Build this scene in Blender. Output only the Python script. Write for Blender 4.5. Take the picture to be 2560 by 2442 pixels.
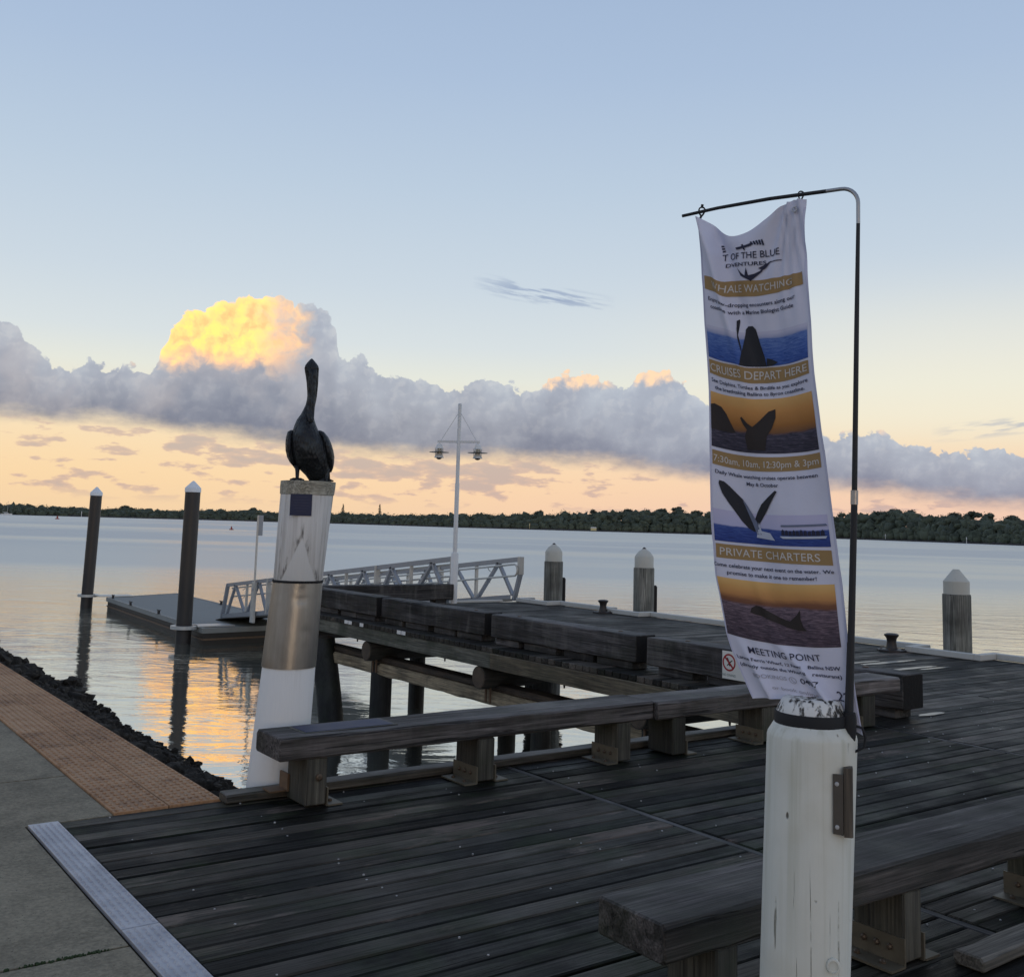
import bpy, bmesh, math, random
from mathutils import Vector, Matrix, noise as mnoise

random.seed(7)
for o in list(bpy.data.objects):
    bpy.data.objects.remove(o, do_unlink=True)
scene = bpy.context.scene
COL = scene.collection
R = math.radians

# ------------------------------------------------------------------ camera
cam_d = bpy.data.cameras.new('camera')
cam = bpy.data.objects.new('camera', cam_d)
COL.objects.link(cam)
cam_d.sensor_fit = 'HORIZONTAL'
cam_d.sensor_width = 36.0
cam_d.lens = 36.98
cam_d.shift_y = -0.0863
cam_d.clip_start = 0.05
cam_d.clip_end = 20000
cam.rotation_euler = Matrix(((0.807034, -0.092402, -0.583230), (-0.589812, -0.078320, -0.803734), (0.028588, 0.992637, -0.117706))).to_euler()
cam.location = (0, 0, 1.6)
scene.camera = cam
scene.view_settings.view_transform = 'Standard'
scene.view_settings.look = 'None'
scene.view_settings.exposure = 0.10
scene.view_settings.gamma = 1.0
scene.view_settings.use_curve_mapping = False

VR = Vector((0.809, -0.587, 0.0))     # to the right of the viewer
VF = Vector((0.587, 0.809, 0.0))      # the way the viewer looks
WZ = -1.95                            # water level


def C(r, g, b, a=1.0):
    def f(v):
        v /= 255.0
        return v / 12.92 if v <= 0.04045 else ((v + 0.055) / 1.055) ** 2.4
    return (f(r), f(g), f(b), a)


# ------------------------------------------------------------ node helpers
class N:
    """A value in a node tree, with arithmetic."""
    def __init__(s, nt, sock):
        s.nt, s.s = nt, sock

    def m(s, op, *a, clamp=False):
        n = s.nt.nodes.new('ShaderNodeMath')
        n.operation = op
        n.use_clamp = clamp
        for i, x in enumerate((s,) + a):
            if isinstance(x, N):
                s.nt.links.new(x.s, n.inputs[i])
            else:
                n.inputs[i].default_value = x
        return N(s.nt, n.outputs[0])

    def __add__(s, o): return s.m('ADD', o)
    def __sub__(s, o): return s.m('SUBTRACT', o)
    def __mul__(s, o): return s.m('MULTIPLY', o)
    def __truediv__(s, o): return s.m('DIVIDE', o)
    def __rsub__(s, o): return (s * -1.0) + o
    def __radd__(s, o): return s + o
    def __rmul__(s, o): return s * o
    def clamp(s): return s.m('ADD', 0.0, clamp=True)
    def inv(s): return (s * -1.0) + 1.0

    def step(s, lo, hi):
        n = s.nt.nodes.new('ShaderNodeMapRange')
        n.interpolation_type = 'SMOOTHSTEP'
        s.nt.links.new(s.s, n.inputs[0])
        a, b = 0.0, 1.0
        if lo > hi:
            lo, hi, a, b = hi, lo, 1.0, 0.0
        n.inputs[1].default_value = lo
        n.inputs[2].default_value = hi
        n.inputs[3].default_value = a
        n.inputs[4].default_value = b
        return N(s.nt, n.outputs[0])

    def ramp(s, stops, interp='LINEAR'):
        n = s.nt.nodes.new('ShaderNodeValToRGB')
        e = n.color_ramp.elements
        n.color_ramp.interpolation = interp
        while len(e) > 1:
            e.remove(e[-1])
        e[0].position, e[0].color = stops[0]
        for p, c in stops[1:]:
            x = e.new(p)
            x.color = c
        s.nt.links.new(s.s, n.inputs[0])
        return N(s.nt, n.outputs[0])


def node(nt, kind, **kw):
    n = nt.nodes.new(kind)
    for k, v in kw.items():
        setattr(n, k, v)
    return n


def put(nt, sock, v):
    if isinstance(v, N):
        nt.links.new(v.s, sock)
    elif v is not None:
        sock.default_value = v


def mix(nt, f, a, b, blend='MIX'):
    n = node(nt, 'ShaderNodeMix', data_type='RGBA', blend_type=blend)
    put(nt, n.inputs[0], f)
    put(nt, n.inputs[6], a)
    put(nt, n.inputs[7], b)
    return N(nt, n.outputs[2])


def combine(nt, x, y, z=0.0):
    n = node(nt, 'ShaderNodeCombineXYZ')
    put(nt, n.inputs[0], x)
    put(nt, n.inputs[1], y)
    put(nt, n.inputs[2], z)
    return N(nt, n.outputs[0])


def dot(nt, v, d):
    n = node(nt, 'ShaderNodeVectorMath', operation='DOT_PRODUCT')
    nt.links.new(v.s, n.inputs[0])
    n.inputs[1].default_value = d
    return N(nt, n.outputs['Value'])


def vadd(nt, v, d):
    n = node(nt, 'ShaderNodeVectorMath', operation='ADD')
    nt.links.new(v.s, n.inputs[0])
    put(nt, n.inputs[1], d)
    return N(nt, n.outputs[0])


def vmul(nt, v, d):
    n = node(nt, 'ShaderNodeVectorMath', operation='MULTIPLY')
    nt.links.new(v.s, n.inputs[0])
    n.inputs[1].default_value = d
    return N(nt, n.outputs[0])


def noise(nt, v, scale, detail=4.0, rough=0.5, dist=0.0, dims='3D', lac=2.0):
    n = node(nt, 'ShaderNodeTexNoise', noise_dimensions=dims)
    if v is not None:
        nt.links.new(v.s, n.inputs['Vector'])
    n.inputs['Scale'].default_value = scale
    n.inputs['Detail'].default_value = detail
    n.inputs['Roughness'].default_value = rough
    n.inputs['Lacunarity'].default_value = lac
    n.inputs['Distortion'].default_value = dist
    return N(nt, n.outputs[0])


def voronoi(nt, v, scale, detail=0.0, rough=0.5, lac=2.0, dims='3D', feature='F1', out='Distance', rnd=1.0):
    n = node(nt, 'ShaderNodeTexVoronoi', voronoi_dimensions=dims, feature=feature)
    nt.links.new(v.s, n.inputs['Vector'])
    n.inputs['Scale'].default_value = scale
    if 'Detail' in n.inputs:
        n.inputs['Detail'].default_value = detail
        n.inputs['Roughness'].default_value = rough
        n.inputs['Lacunarity'].default_value = lac
    n.inputs['Randomness'].default_value = rnd
    return N(nt, n.outputs[out])


# ------------------------------------------------------------------- world
SUN_EL, SUN_DIR = R(3.0), Vector((-0.35, -0.94, 0.052)).normalized()


def fcurve(nt, x, lo, hi, pts):
    """Piecewise curve through pts, with x mapped from lo..hi; holds its ends."""
    ys = [p[1] for p in pts]
    y0, y1 = min(ys), max(ys)
    n = node(nt, 'ShaderNodeFloatCurve')
    put(nt, n.inputs['Value'], ((x - lo) / (hi - lo)).clamp())
    cu = n.mapping.curves[0]
    while len(cu.points) > 2:
        cu.points.remove(cu.points[1])
    P = [((a - lo) / (hi - lo), (b - y0) / (y1 - y0)) for a, b in pts]
    cu.points[0].location = P[0]
    cu.points[1].location = P[-1]
    for p in P[1:-1]:
        cu.points.new(*p)
    for p in cu.points:
        p.handle_type = 'AUTO_CLAMPED'
    n.mapping.update()
    return N(nt, n.outputs[0]) * (y1 - y0) + y0


def build_world():
    w = bpy.data.worlds.new('World')
    scene.world = w
    w.use_nodes = True
    nt = w.node_tree
    nt.nodes.clear()
    tc = node(nt, 'ShaderNodeTexCoord')
    d = N(nt, tc.outputs['Generated'])
    df, dr, dz = dot(nt, d, VF), dot(nt, d, VR), dot(nt, d, (0, 0, 1))
    az = dr.m('ARCTAN2', df) * 57.2958
    el = dz.m('MAXIMUM', -1.0).m('MINIMUM', 1.0).m('ARCSINE') * 57.2958
    elp = el.m('MAXIMUM', 0.0)
    P = combine(nt, az, el)
    # clear sky, from the horizon up
    sky = (elp / 90.0).ramp([
        (0.0, C(232, 194, 164)), (0.022, C(240, 207, 168)), (0.05, C(236, 214, 182)),
        (0.085, C(219, 220, 211)), (0.105, C(206, 213, 217)), (0.14, C(194, 205, 216)),
        (0.20, C(179, 195, 213)), (0.265, C(164, 183, 209)), (0.31, C(157, 177, 205)), (0.5, C(140, 154, 182)), (1.0, C(134, 144, 166))])
    low = elp.step(6.5, 0.5)
    tint = az.step(-24, 26).ramp([(0, C(238, 208, 166)), (0.5, C(237, 202, 172)), (1, C(231, 194, 179))])
    sky = mix(nt, low * 0.75, sky, tint)
    # the right of the view is creamier just above the bank
    cream = az.step(0, 24) * el.step(3.5, 6.5) * el.step(15, 8)
    sky = mix(nt, cream * 0.55, sky, C(236, 229, 208))
    # afterglow where the sun went down, behind the viewer
    back = (df * -1.0).clamp()
    glow = back * back * elp.step(30, 0)
    sky = mix(nt, glow * 0.6, sky, (0.78, 0.60, 0.46, 1))

    # --- clouds -------------------------------------------------------
    top = fcurve(nt, az, -32, 32, [
        (-32, 9.0), (-27, 9.5), (-25.7, 9.2), (-24.9, 8.4), (-23.2, 7.6), (-21.4, 7.75), (-19.4, 7.7), (-18.75, 8.4),
        (-18.15, 9.9), (-17.3, 10.8), (-16.0, 11.25), (-13.85, 11.8), (-12.2, 11.75), (-10.6, 11.3), (-9.75, 10.4), (-9.6, 9.3),
        (-9.3, 8.7), (-8.5, 9.0), (-7.5, 8.15), (-5.3, 7.85), (-3.0, 7.55), (-1.6, 8.05), (-0.4, 7.85), (1.2, 7.45), (2.1, 8.25),
        (3.4, 8.6), (5.0, 8.0), (6.2, 7.85), (7.5, 8.7), (8.7, 8.35), (9.8, 7.6), (11.2, 6.6), (14.4, 6.05),
        (17.0, 5.3), (18.9, 5.5), (20.6, 4.7), (24, 4.5), (32, 4.8)])
    bot = fcurve(nt, az, -32, 32, [
        (-32, 4.3), (-26, 4.42), (-21, 4.48), (-17.4, 4.25), (-9.6, 3.6), (-3.4, 3.4), (0.6, 3.4), (10.4, 2.65), (19.6, 2.0), (26, 1.4), (32, 1.2)])
    wv = combine(nt, noise(nt, P, 0.9, 3, 0.55, dims='2D') - 0.5, noise(nt, vadd(nt, P, (31, 17, 0)), 0.9, 3, 0.55, dims='2D') - 0.5)
    Pw = vadd(nt, P, vmul(nt, wv, (0.7, 0.7, 0)))

    def puff(v):
        big = voronoi(nt, v, 0.85, 3.5, 0.5, 2.1, dims='2D')
        fine = noise(nt, v, 2.4, 6, 0.6, dims='2D')
        return (big * -0.95 + 1.0) + (fine - 0.5) * 0.28
    h0 = puff(Pw)
    h1 = puff(vadd(nt, Pw, (-0.26, 0.22, 0)))
    relief = ((h0 - h1) * 1.25 + 0.5).clamp()
    soft = noise(nt, P, 0.30, 5, 0.55, dims='2D')
    soft2 = noise(nt, vadd(nt, vmul(nt, Pw, (0.8, 1.3, 1)), (5, 50, 0)), 0.55, 5, 0.55, dims='2D')
    edge = top + 0.10 + (h0 - 0.60) * 0.72 - el
    ragged = noise(nt, vmul(nt, P, (0.7, 1.6, 1)), 0.7, 6, 0.6, dims='2D')
    under = el - bot - (ragged - 0.5) * 1.1
    dens = edge.step(-0.03, 0.12) * under.step(-0.40, 0.95)
    t = ((el - bot) / (top - bot).m('MAXIMUM', 0.5)).clamp()
    tt = (t + (soft - 0.5) * 0.62 + (soft2 - 0.5) * 0.50 + (relief - 0.5) * 0.04).clamp()
    body = tt.ramp([(0.0, C(108, 114, 139)), (0.16, C(121, 126, 148)), (0.38, C(139, 143, 161)), (0.60, C(154, 158, 174)),
                    (0.85, C(167, 172, 186)), (1.0, C(182, 187, 197))])
    cool = az.step(-4, 10)
    body = mix(nt, cool * 0.6, body, mix(nt, tt, C(116, 123, 152), C(178, 186, 202)))
    body = mix(nt, (relief.inv() * edge.step(2.2, 0.0)) * 0.20, body, C(138, 145, 168))
    body = mix(nt, (relief - 0.55).clamp() * 0.45 * t, body, C(208, 205, 206))
    # warm haze on the left half of the bank
    body = mix(nt, az.step(-6, -16) * (soft.step(0.40, 0.7)) * 0.26, body, C(184, 170, 170))
    # the tower that still has the sun on it
    gm = az + (h0 - 0.6) * 1.5 + (soft2 - 0.5) * 3.0 + (el - 9.6) * 0.10
    gold = az.step(-20.6, -19.6) * gm.step(-11.2, -14.6) * (el + (h0 - 0.6) * 0.8 + (soft2 - 0.5) * 1.6).step(7.0, 8.7)
    patch = noise(nt, vmul(nt, Pw, (1.0, 0.8, 1)), 0.62, 4, 0.55, dims='2D')
    gcol = (relief * 0.50 + (patch - 0.5) * 0.62 + 0.22).clamp().ramp([
        (0.0, C(206, 166, 130)), (0.25, C(228, 186, 138)), (0.45, C(242, 203, 146)), (0.65, C(252, 216, 136)), (1.0, C(255, 230, 132))])
    gcol = mix(nt, el.step(9.3, 7.6) * 0.60, gcol, C(240, 202, 168))
    gcol = mix(nt, gm.step(-16.0, -12.0) * 0.6, gcol, C(238, 208, 176))
    gcol = mix(nt, edge.step(0.5, 0.05) * 0.5, gcol, C(255, 226, 160))
    gcol = mix(nt, 1.0, gcol, (1.56, 1.22, 0.86, 1), 'MULTIPLY')
    body = mix(nt, gold, body, gcol)

    def tip(a0, a1, e0, s=1.0):
        nonlocal body
        x = az + (h0 - 0.6) * 1.0
        f = x.step(a0 - 0.3, a0 + 0.4) * x.step(a1 + 0.4, a1 - 0.3) * (el + (h0 - 0.6) * 0.8).step(e0, e0 + 0.6)
        body = mix(nt, f * (relief * 0.6 + 0.5).clamp() * s, body, C(251, 212, 176))
    tip(1.2, 5.2, 7.05)
    tip(6.2, 9.9, 7.35, 1.0)
    tip(17.2, 19.6, 4.85, 0.8)
    sky2 = mix(nt, dens, sky, body)

    # broken small clouds under the bank
    Q = combine(nt, az * 0.30, el * 1.05)
    q = noise(nt, Q, 1.7, 7, 0.54, dims='2D')
    big = noise(nt, vadd(nt, Q, (9.3, 2.1, 0)), 0.55, 2, 0.5, dims='2D')
    sheet_ = (el - bot + 0.75).m('ABSOLUTE').step(0.9, 0.1) * az.step(-19, -12) * az.step(6, 0)
    cov = q + (big - 0.5) * 0.50 + el.step(1.0, 3.2) * 0.06 + (az + 4.0).m('ABSOLUTE').step(22, 4) * 0.03 + sheet_ * 0.14
    sm = cov.step(0.565, 0.69) * el.step(0.5, 1.5) * (bot + 0.5 - el).step(0.0, 0.5)
    smc = ((cov - 0.55) * 4.0).clamp().ramp([(0, C(224, 184, 158)), (0.35, C(194, 165, 160)), (1, C(158, 148, 160))])
    sky2 = mix(nt, sm * 0.66 * dens.inv(), sky2, smc)

    # thin dark streaks higher up
    def wisp(a, e, wa, we, slope, amt):
        nonlocal sky2
        y = el - e + (az - a) * slope
        s = noise(nt, combine(nt, az * 0.22, y * 1.9), 1.6, 5, 0.55, dims='2D')
        x = (az - a) / wa
        f = (x * x * -1.0 + 1.0).clamp() * ((y / we) * (y / we) * -1.0 + 1.0).clamp() * s.step(0.42, 0.60)
        sky2 = mix(nt, f * amt, sky2, C(140, 155, 184))
    wisp(1.6, 12.5, 4.0, 0.62, 0.15, 0.95)
    wisp(25.2, 5.5, 3.4, 0.5, -0.12, 0.6)

    bg = node(nt, 'ShaderNodeBackground')
    put(nt, bg.inputs[0], sky2)
    bg.inputs[1].default_value = 0.98
    ns = node(nt, 'ShaderNodeTexSky', sky_type='NISHITA')
    ns.sun_disc = False
    ns.sun_elevation = SUN_EL
    ns.sun_rotation = math.atan2(SUN_DIR.x, SUN_DIR.y)
    bn = node(nt, 'ShaderNodeBackground')
    nt.links.new(ns.outputs[0], bn.inputs[0])
    bn.inputs[1].default_value = 0.02
    ad = node(nt, 'ShaderNodeAddShader')
    nt.links.new(bg.outputs[0], ad.inputs[0])
    nt.links.new(bn.outputs[0], ad.inputs[1])
    out = node(nt, 'ShaderNodeOutputWorld')
    nt.links.new(ad.outputs[0], out.inputs[0])


build_world()
sun_d = bpy.data.lights.new('sun', 'SUN')
sun_d.energy = 0.12
sun_d.angle = R(14)
sun_d.color = (1.0, 0.80, 0.58)
sun = bpy.data.objects.new('sun', sun_d)
COL.objects.link(sun)
sun.rotation_euler = SUN_DIR.to_track_quat('Z', 'Y').to_euler()
sun.location = (-20, -40, 30)

# ------------------------------------------------------------ mesh helpers
ORIGIN = {}


class MB:
    """Collects shapes (in world coordinates) for ONE mesh object."""
    def __init__(s):
        s.v, s.f = [], []

    def add(s, vs, fs):
        k = len(s.v)
        s.v += [tuple(p) for p in vs]
        s.f += [tuple(i + k for i in f) for f in fs]
        return s

    def box(s, x0, x1, y0, y1, z0, z1, b=0.0, mat=None):
        c = Vector(((x0 + x1) / 2, (y0 + y1) / 2, (z0 + z1) / 2))
        h = ((x1 - x0) / 2, (y1 - y0) / 2, (z1 - z0) / 2)
        M = mat or Matrix.Identity(4)
        if b <= 0:
            vs = [c + Vector((sx * h[0], sy * h[1], sz * h[2])) for sx in (-1, 1) for sy in (-1, 1) for sz in (-1, 1)]
            fs = [(0, 1, 3, 2), (4, 6, 7, 5), (0, 4, 5, 1), (2, 3, 7, 6), (0, 2, 6, 4), (1, 5, 7, 3)]
            return s.add([M @ p for p in vs], fs)
        b = min(b, min(h) * 0.9)
        idx, vs = {}, []
        for sx in (-1, 1):
            for sy in (-1, 1):
                for sz in (-1, 1):
                    sg = (sx, sy, sz)
                    for a in range(3):
                        p = [sg[i] * (h[i] if i == a else h[i] - b) for i in range(3)]
                        idx[(sg, a)] = len(vs)
                        vs.append(M @ (c + Vector(p)))
        fs = []
        for a in range(3):
            o1, o2 = [i for i in range(3) if i != a]
            for sa in (-1, 1):
                q = []
                for u, v in ((-1, -1), (1, -1), (1, 1), (-1, 1)):
                    sg = [0, 0, 0]
                    sg[a], sg[o1], sg[o2] = sa, u, v
                    q.append(idx[(tuple(sg), a)])
                fs.append(tuple(q))
        for a, b2 in ((0, 1), (0, 2), (1, 2)):
            t = 3 - a - b2
            for sa in (-1, 1):
                for sb in (-1, 1):
                    q = []
                    for st, ax in ((-1, a), (-1, b2), (1, b2), (1, a)):
                        sg = [0, 0, 0]
                        sg[a], sg[b2], sg[t] = sa, sb, st
                        q.append(idx[(tuple(sg), ax)])
                    fs.append(tuple(q))
        for sx in (-1, 1):
            for sy in (-1, 1):
                for sz in (-1, 1):
                    fs.append(tuple(idx[((sx, sy, sz), a)] for a in range(3)))
        return s.add(vs, fs)

    def beam(s, x0, x1, y0, y1, z0, z1, axis=0, bev=0.014, amp=0.004, step=0.09, seed=1.0):
        """A weathered beam along an axis: worn, uneven arrises and slightly wavy faces."""
        lo, hi = ((x0, y0, z0), (x1, y1, z1))
        a0, a1 = lo[axis], hi[axis]
        o1, o2 = [i for i in range(3) if i != axis]
        c1, c2 = (lo[o1] + hi[o1]) / 2, (lo[o2] + hi[o2]) / 2
        h1, h2 = (hi[o1] - lo[o1]) / 2, (hi[o2] - lo[o2]) / 2
        n = max(3, int((a1 - a0) / step))
        rr = []
        pos = [a0, a0 + bev * 0.6] + [a0 + (a1 - a0) * k / n for k in range(1, n)] + [a1 - bev * 0.6, a1]
        for k, a in enumerate(pos):
            end = k in (0, len(pos) - 1)
            ring = []
            for q, (s1, s2) in enumerate(((-1, -1), (1, -1), (1, 1), (-1, 1))):
                sd = Vector((a * 2.1 + seed * 7.3, q * 3.7, seed))
                b = bev * (1.0 + 1.1 * mnoise.noise(sd) + 0.7 * mnoise.noise(sd * 3.1))
                b = max(0.003, b) + (bev * 0.55 if end else 0)
                d1 = amp * mnoise.noise(sd * 1.3 + Vector((9, 0, 0)))
                d2 = amp * mnoise.noise(sd * 1.3 + Vector((0, 9, 0)))
                e = bev * 0.55 if end else 0
                p = [(s1 * (h1 - b) + d1, s2 * (h2 - e) + d2), (s1 * (h1 - e) + d1, s2 * (h2 - b) + d2)]
                if s1 * s2 < 0:
                    pass
                else:
                    p = p[::-1]
                for u, v in (p if q in (1, 3) else p):
                    w = [0, 0, 0]
                    w[axis] = a
                    w[o1] = c1 + u
                    w[o2] = c2 + v
                    ring.append(tuple(w))
            rr.append(ring)
        return s.rings(rr)

    def rings(s, rings, cap=True, closed=True):
        n = len(rings[0])
        vs = [p for r in rings for p in r]
        fs = []
        for i in range(len(rings) - 1):
            for j in range(n if closed else n - 1):
                a, b = i * n + j, i * n + (j + 1) % n
                fs.append((a, b, b + n, a + n))
        if cap:
            fs.append(tuple(range(n))[::-1])
            fs.append(tuple((len(rings) - 1) * n + j for j in range(n)))
        return s.add(vs, fs)

    def lathe(s, prof, c, n=20, axis=None, tw=0.0, jit=0.0):
        """prof: (radius, z) pairs up an axis that starts at c."""
        ax = Vector(axis or (0, 0, 1))
        rr = []
        for r, z in prof:
            o = Vector(c) + ax * (z / max(ax.z, 1e-6)) if axis else Vector(c) + Vector((0, 0, z))
            ring = []
            for j in range(n):
                a = 2 * math.pi * j / n + tw
                k = 1 + (jit * (mnoise.noise(Vector((3 * math.cos(a), 3 * math.sin(a), z * 1.5))) if jit else 0))
                ring.append(o + Vector((r * k * math.cos(a), r * k * math.sin(a), 0)))
            rr.append(ring)
        return s.rings(rr)

    def tube(s, pts, r, n=8):
        pts = [Vector(p) for p in pts]
        rs = r if isinstance(r, (list, tuple)) else [r] * len(pts)
        rr, up = [], None
        for i, p in enumerate(pts):
            t = (pts[min(i + 1, len(pts) - 1)] - pts[max(i - 1, 0)]).normalized()
            if up is None:
                up = Vector((0, 0, 1)) if abs(t.z) < 0.9 else Vector((1, 0, 0))
            u = (up - t * up.dot(t)).normalized()
            w = t.cross(u)
            up = u
            rr.append([p + (u * math.cos(2 * math.pi * j / n) + w * math.sin(2 * math.pi * j / n)) * rs[i] for j in range(n)])
        return s.rings(rr)

    def bar(s, a, b, w, h, up=(0, 0, 1)):
        """Rectangular bar from a to b."""
        a, b = Vector(a), Vector(b)
        t = (b - a).normalized()
        u = Vector(up)
        u = (u - t * u.dot(t)).normalized()
        sd = t.cross(u)
        rr = [[p + sd * (x * w / 2) + u * (y * h / 2) for x, y in ((-1, -1), (1, -1), (1, 1), (-1, 1))] for p in (a, b)]
        return s.rings(rr)

    def poly(s, pts, t):
        """Prism: outline (list of points) pushed along vector t."""
        t = Vector(t)
        return s.rings([[Vector(p) for p in pts], [Vector(p) + t for p in pts]])

    def build_pieces(s, name, mat, parent, smooth=False, recalc=True):
        """One object for each separate piece collected here."""
        par = list(range(len(s.v)))

        def find(i):
            while par[i] != i:
                par[i] = par[par[i]]
                i = par[i]
            return i
        for f in s.f:
            a = find(f[0])
            for i in f[1:]:
                par[find(i)] = a
        groups = {}
        for f in s.f:
            groups.setdefault(find(f[0]), []).append(f)
        for fs in groups.values():
            ids = sorted({i for f in fs for i in f})
            mp = {i: k for k, i in enumerate(ids)}
            m = MB().add([s.v[i] for i in ids], [tuple(mp[i] for i in f) for f in fs])
            m.build(name, mat, parent, smooth, None, recalc)

    def build(s, name, mat, parent=None, smooth=False, loc=None, recalc=True):
        o0 = ORIGIN.get(parent.name, Vector()) if parent else Vector(loc or (0, 0, 0))
        me = bpy.data.meshes.new(name)
        me.from_pydata([tuple(Vector(p) - o0) for p in s.v], [], s.f)
        if recalc:
            b = bmesh.new()
            b.from_mesh(me)
            bmesh.ops.recalc_face_normals(b, faces=b.faces)
            b.to_mesh(me)
            b.free()
        if mat:
            me.materials.append(mat)
        if smooth:
            me.polygons.foreach_set('use_smooth', [True] * len(me.polygons))
            if smooth != 'all':
                try:
                    me.set_sharp_from_angle(angle=R(38))
                except Exception:
                    pass
        return link(name, me, parent, o0)


def link(name, me, parent=None, o0=None):
    o = bpy.data.objects.new(name, me)
    COL.objects.link(o)
    if parent:
        o.parent = parent
        ORIGIN[o.name] = ORIGIN.get(parent.name, Vector())
    else:
        o.location = o0
        ORIGIN[o.name] = Vector(o0)
    return o


def tag(o, label=None, cat=None, group=None, kind=None):
    for k, v in (('label', label), ('category', cat), ('group', group), ('kind', kind)):
        if v:
            o[k] = v
    return o


def thing(name, label, cat, loc, group=None):
    o = bpy.data.objects.new(name, None)
    COL.objects.link(o)
    o.location = loc
    o.empty_display_size = 0.2
    ORIGIN[o.name] = Vector(loc)
    return tag(o, label, cat, group)


def copy_tree(o, loc, label, parent=None, rz=None):
    c = o.copy()
    COL.objects.link(c)
    if parent:
        c.parent = parent
    else:
        c.location = loc
        if rz is not None:
            c.rotation_euler.z = rz
        c['label'] = label
    for ch in [x for x in bpy.data.objects if x.parent == o]:
        copy_tree(ch, None, None, c)
    return c


# --------------------------------------------------------------- materials
def material(name):
    m = bpy.data.materials.new(name)
    m.use_nodes = True
    nt = m.node_tree
    bs = nt.nodes['Principled BSDF']
    return m, nt, bs


def coords(nt, rnd=True):
    tc = node(nt, 'ShaderNodeTexCoord')
    v = N(nt, tc.outputs['Object'])
    oi = node(nt, 'ShaderNodeObjectInfo')
    r = N(nt, oi.outputs['Random'])
    if rnd:
        v = vadd(nt, v, combine(nt, r * 37.0, r * 91.0, r * 53.0))
    return v, r


def bump(nt, bs, h, dist, strength=1.0):
    b = node(nt, 'ShaderNodeBump')
    b.inputs['Strength'].default_value = strength
    b.inputs['Distance'].default_value = dist
    put(nt, b.inputs['Height'], h)
    nt.links.new(b.outputs[0], bs.inputs['Normal'])


def setp(nt, bs, col=None, rough=None, metal=None, spec=None):
    if col is not None:
        put(nt, bs.inputs['Base Color'], col)
    if rough is not None:
        put(nt, bs.inputs['Roughness'], rough)
    if metal is not None:
        put(nt, bs.inputs['Metallic'], metal)
    if spec is not None:
        put(nt, bs.inputs['Specular IOR Level'], spec)


def G(v, w=None):
    """Linear grey or colour."""
    return (v[0], v[1], v[2], 1) if isinstance(v, (tuple, list)) else (v, v, v, 1)


def timber(name, axis, dark, mid, light, algae=0.0, rough=(0.45, 0.8), across=26.0, worn=0.35, crack=0.5, spec=0.5, tone=0.5, bare=0.0, stain=0.0):
    """Weathered timber with the grain along an axis (0, 1 or 2)."""
    m, nt, bs = material(name)
    v, r = coords(nt)
    sc = [across] * 3
    sc[axis] = 0.9
    g = vmul(nt, v, sc)
    fine = noise(nt, g, 1.0, 8, 0.65, 0.3)
    sc2 = [4.5] * 3
    sc2[axis] = 0.55
    band = noise(nt, vmul(nt, v, sc2), 1.0, 4, 0.55, 0.6)
    blot = noise(nt, v, 1.7, 5, 0.6)
    f = (fine * 0.55 + band * 0.45 + (r - 0.5) * tone * 0.4)
    col = f.ramp([(0.37, G(dark)), (0.50, G(mid)), (0.64, G(light))])
    # bleached, worn patches drawn out along the grain
    sc3 = [7.0] * 3
    sc3[axis] = 0.8
    w = noise(nt, vmul(nt, v, sc3), 1.0, 6, 0.7, 0.4) + (fine - 0.5) * 0.4
    col = mix(nt, w.step(0.60, 0.78) * worn, col, G(tuple(min(1, x * 1.9 + 0.02) for x in light[:3])))
    geo = node(nt, 'ShaderNodeNewGeometry')
    wp = N(nt, geo.outputs['Position'])
    wn = noise(nt, vmul(nt, wp, (0.8, 1.5, 1.0)), 1.1, 5, 0.6, 0.4)
    wm = ((wn - 0.5) * 2.4 + 1.0).m('MAXIMUM', 0.45).m('MINIMUM', 1.6)
    col = mix(nt, 1.0, col, combine(nt, wm, wm, wm), 'MULTIPLY')
    sc7 = [across * 4.2] * 3
    sc7[axis] = 2.2
    fib = noise(nt, vmul(nt, v, sc7), 1.0, 5, 0.6, 0.2)
    fm = ((fib - 0.5) * 3.4 + 1.0).m('MAXIMUM', 0.35).m('MINIMUM', 1.9)
    col = mix(nt, 1.0, col, combine(nt, fm, fm, fm), 'MULTIPLY')
    if stain:
        sc6 = [3.2] * 3
        sc6[2] = 0.7
        st_ = noise(nt, vmul(nt, v, sc6), 1.0, 6, 0.65, 0.3) + (fine - 0.5) * 0.3
        col = mix(nt, st_.step(0.50, 0.72) * stain, col, (0.14, 0.135, 0.13, 1))
        col = mix(nt, st_.step(0.46, 0.32) * stain, col, (0.010, 0.010, 0.011, 1))
    if bare:
        sc5 = [9.0] * 3
        sc5[axis] = 2.4
        bp_ = noise(nt, vmul(nt, v, sc5), 1.0, 6, 0.7, 0.5) + (noise(nt, v, 0.9, 2) - 0.5) * 0.9 + (r - 0.5) * 0.25
        col = mix(nt, bp_.step(0.66, 0.80) * bare, col, (0.135, 0.105, 0.088, 1))
    if algae:
        al = noise(nt, v, 2.3, 6, 0.65).step(0.46, 0.68) * algae
        col = mix(nt, al, col, (0.022, 0.034, 0.014, 1))
    sc4 = [38.0] * 3
    sc4[axis] = 0.9
    ck = noise(nt, vmul(nt, v, sc4), 1.0, 4, 0.55, 0.8)
    ckm = ck.step(0.385, 0.345) * crack
    col = mix(nt, ckm, col, (0.006, 0.006, 0.006, 1))
    ro = (blot * 0.6 + fine * 0.4).step(0.32, 0.68) * (rough[1] - rough[0]) + rough[0]
    setp(nt, bs, col, ro, None, spec)
    bump(nt, bs, fine * 0.6 + band * 0.5 + fib * 0.25 - ckm * 1.2, 0.007, 1.0)
    return m


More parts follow.
